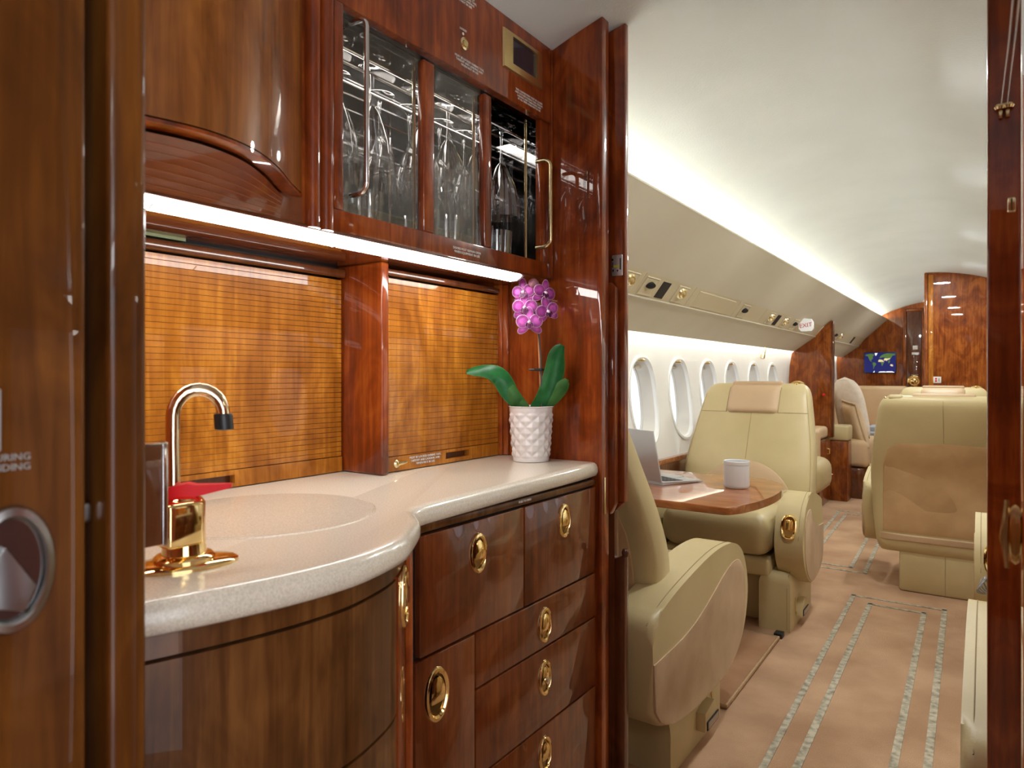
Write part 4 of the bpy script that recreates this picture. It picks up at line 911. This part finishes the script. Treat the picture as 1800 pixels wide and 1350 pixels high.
# cable coil on the near right arm
bm = B()
for k in range(7):
    r_ = .030+.003*(k % 3); c_ = Vector((-.005+.003*k, 1.99+.006*k, .578+r_*.55))
    tube(bm, [c_+Vector((.012*math.cos(a)+.004*math.sin(3*a+k), r_*math.cos(a), r_*.55*math.sin(a)+.0)) for a in [2*PI*i/24 for i in range(25)]], .0022, 6, caps=False)
tag(obj('cable_coil', bm, CABLE), 'loose coil of grey cable lying on the right seat arm', 'cable')

# ---- table, laptop, mug
t = thing('folding_table', 'glossy reddish wood folding table with rounded aisle end between facing seats', 'table', (-1.05, 2.65, 0))
tp = [(-1.377, 2.29)]+[(-.725, 2.275), (-.705, 2.285)]+[(p.x, p.y) for p in smooth_curve([(-.690, 2.31, 0), (-.655, 2.45, 0), (-.640, 2.62, 0), (-.655, 2.80, 0), (-.70, 2.93, 0), (-.78, 3.0, 0)], 4)]+[(-.90, 3.02), (-1.377, 3.02)]
bm = B(); prism(bm, tp, 'z', .632, .660, .006, 3); obj('tabletop', bm, WTB, t)
ins = [(-1.365+.02, 2.31)]+[(x-.03 if x > -1.3 else x, y+(.02 if y < 2.4 else -.02 if y > 2.95 else 0)) for x, y in tp[1:-1]]+[(-1.345, 3.0)]
bm = B(); box(bm, (-1.36, 2.45, .50), (-1.30, 2.85, .631), .006); obj('support_bracket', bm, WDK, t)
bm = B(); tube(bm, [(-1.30, 2.65, .60), (-.95, 2.65, .618)], .018, 10); obj('support_arm', bm, STEEL, t)
# the laptop sits askew: hinge corner at the aisle side, screen towards the galley
hx = Vector((-1.061, 2.575, .6605)); u = Vector((-.89, .456, 0)).normalized(); v = Vector((.456, .89, 0)).normalized()   # u: along hinge to the wall, v: towards the user
t = thing('laptop', 'thin silver laptop open on the folding table', 'laptop', tuple(hx))
def lp(a, b, h): return hx+u*a+v*b+ZD*h
def slab(bm, a0, a1, b0, b1, h0, h1f, h1b):
    loops(bm, [[lp(a0, b0, h0), lp(a1, b0, h0), lp(a1, b1, h0+.002), lp(a0, b1, h0+.002)], [lp(a0, b0, h1b), lp(a1, b0, h1b), lp(a1, b1, h1f), lp(a0, b1, h1f)]])
bm = B(); slab(bm, 0, .31, 0, .215, .0005, .006, .0135); base = obj('base', bm, ALU, t)
bm = B()
for r_ in range(5):
    for c_ in range(12):
        a, b = .022+c_*.0225, .03+r_*.020; hz = .0135-(b/.215)*.0075
        loops(bm, [[lp(a, b, hz), lp(a+.018, b, hz), lp(a+.018, b+.016, hz-.0005), lp(a, b+.016, hz-.0005)], [lp(a, b, hz+.0012), lp(a+.018, b, hz+.0012), lp(a+.018, b+.016, hz+.0007), lp(a, b+.016, hz+.0007)]])
o = obj('keys', bm, KEYM, base); o['kind'] = 'stuff'
bm = B(); slab(bm, .105, .205, .14, .205, .0075, .0072, .0095); obj('trackpad', bm, ALU, base)
w_ = (ZD*.978-v*.21).normalized(); nb = w_.cross(u)
if nb.dot(v) > 0: nb = -nb
def sp_(a, h, d): return hx+ZD*.013+u*a+w_*h+nb*d
bm = B(); loops(bm, [[sp_(0, 0, .001), sp_(.31, 0, .001), sp_(.31, .212, .001), sp_(0, .212, .001)], [sp_(0, 0, .006), sp_(.31, 0, .006), sp_(.31, .212, .006), sp_(0, .212, .006)]]); lid = obj('lid', bm, ALU, t)
bm = B(); loops(bm, [[sp_(.005, .008, .0), sp_(.305, .008, .0), sp_(.305, .207, .0), sp_(.005, .207, .0)], [sp_(.005, .008, .001), sp_(.305, .008, .001), sp_(.305, .207, .001), sp_(.005, .207, .001)]]); obj('screen', bm, GLASSD, lid)
mc = (-.806, 2.70, .6605)
t = thing('mug', 'pale grey ceramic mug standing on the folding table', 'mug', mc)
bm = B(); lathe(bm, mc, [(.041, 0), (.046, .004), (.048, .012), (.048, .088), (.0465, .0885), (.0465, .0915), (.0485, .092), (.049, .104), (.0475, .106), (.0455, .104), (.044, .09), (.044, .012), (.03, .008)], 40); obj('body', bm, MUG, t)
bm = B(); c_ = Vector(mc)+Vector((-.012, .047, .052)); dd = Vector((-.25, .97, 0)).normalized(); tube(bm, [c_+dd*(.034*math.sin(PI*k/12))+ZD*(.030*math.cos(PI*k/12)) for k in range(13)], .006, 8); obj('handle', bm, MUG, t)
# ---- floor mat and seat track
t = thing('floor_mat', 'bound tan carpet mat on the floor between the facing seats', 'mat', (-1.0, 2.6, 0))
bm = B(); mp = [(-1.36, 2.26), (-.706, 2.25), (-.712, 2.96), (-1.36, 2.97)]; prism(bm, mp, 'z', .001, .012, .003, 2); obj('pile', bm, noisy('mat_carpet', (.40, .20, .10), (.48, .26, .14), 6, .95, .8, 420, bdist=.004), t)
bm = B(); tube(bm, [(x, y, .010) for x, y in mp+mp[:1]], .008, 8); obj('binding', bm, noisy('mat_binding', (.40, .25, .13), (.48, .31, .17), 60, .9), t)
bm = B(); box(bm, (-.735, 2.975, .0005), (-.70, 3.02, .022), .004); tag(obj('seat_track_end', bm, DGREY), 'small black seat track end on the carpet by the foot cover', 'track')

# ---- side bench in front of the partition, divan and cushions beyond it
t = thing('side_bench', 'small tan cushioned bench against the wood partition, behind the facing seat', 'bench', (-1.25, 5.9, 0))
bm = B(); box(bm, (-1.378, 5.55, 0), (-1.12, 6.01, .19), .01); obj('base', bm, WDK, t)
bm = B(); box(bm, (-1.378, 5.50, .19), (-1.015, 6.0, .45), .09, 5); obj('seat_cushion', bm, LEA, t, 60)
bm = B(); box(bm, (-1.375, 6.025, .557), (-1.138, 6.47, .66), .03, 4); obj('top_cushion', bm, SOFAM, t, 60)
bm = B(); box(bm, (-1.375, 5.88, .40), (-1.11, 6.015, .66), .035, 4); obj('backrest', bm, SOFAM, t, 60)
t = thing('divan', 'tan divan along the left wall beyond the wood partition', 'sofa', (-1.2, 7.5, 0))
bm = B(); box(bm, (-1.39, 6.545, 0), (-.995, 6.75, .525), .008); obj('end_base', bm, WFAR, t)
bm = B(); box(bm, (-1.39, 6.55, .527), (-.99, 6.78, .66), .02, 3); obj('arm_pad', bm, LEA, t, 60)
bm = B(); box(bm, (-1.39, 6.76, 0), (-.90, 8.6, .27), .008); obj('base', bm, WDK, t)
bm = B(); box(bm, (-1.39, 6.785, .275), (-.86, 8.6, .52), .05, 4); obj('seat_cushion', bm, SOFAM, t, 60)
bm = B(); box(bm, (-1.40, 6.79, .525), (-1.25, 8.6, .98), .05, 4); obj('backrest', bm, SOFAM, t, 60)
bm = B(); box(bm, (-1.24, 8.35, .53), (-.70, 8.62, .985), .04, 4); obj('end_backrest', bm, SOFAM, t, 60)
def pillow(name, label, c, X, Z, w, h, th, m, rad=None, piping=None):
    t = thing(name, label, 'pillow', c)
    X = Vector(X).normalized(); Z = Vector(Z).normalized(); Nn = X.cross(Z).normalized(); c = Vector(c); n = 18; bm = B()
    for s in (1, -1):
        V = []
        for j in range(n+1):
            row = []
            for i in range(n+1):
                a, b = 2*i/n-1, 2*j/n-1
                if rad: # arch-shaped top
                    ww = w*math.sqrt(max(.0, 1-max(0, b)**2.6)) if b > 0 else w
                else: ww = w*(1-.06*(1-b*b))
                hh = h if rad else h*(1-.06*(1-a*a))
                d_ = th*((1-a**4)*(1-b**4))**.5
                row.append(bm.verts.new(c+X*(a*ww)+Z*(b*hh)+Nn*(s*d_)))
            V.append(row)
        for j in range(n):
            for i in range(n): bm.faces.new((V[j][i], V[j][i+1], V[j+1][i+1], V[j+1][i]))
    bmesh.ops.remove_doubles(bm, verts=bm.verts, dist=.0004)
    obj('cover', bm, m, t, 80)
    if piping:
        bm = B(); P = [c+X*(w*s*(1-.06*(1-q*q)))+Z*(h*q) for s, q in [(1, -1), (1, 0), (1, 1), (-1, 1), (-1, 0), (-1, -1), (1, -1)]]; tube(bm, P, .012, 6); obj('piping', bm, piping, t)
    return t
pillow('pillow', 'tall ivory rounded pillow leaning behind the partition on the divan', (-1.08, 7.25, .80), (.78, -.62, 0), (-.20, .25, .95), .17, .30, .075, PILM, rad=True)
pillow('pillow', 'tan quilted square pillow with piping at the divan arm', (-1.0, 6.98, .66), (.5, -.85, -.1), (-.28, .22, .93), .15, .20, .055, PILT, piping=PILT)
bm = B(); box(bm, (-.97, 7.5, .525), (-.80, 7.85, .60), .015, 3); box(bm, (-.95, 7.4, .522), (-.84, 7.6, .55), .01, 2); tag(obj('folded_blanket', bm, GREYC), 'folded blue-grey blanket on the divan seat', 'blanket')
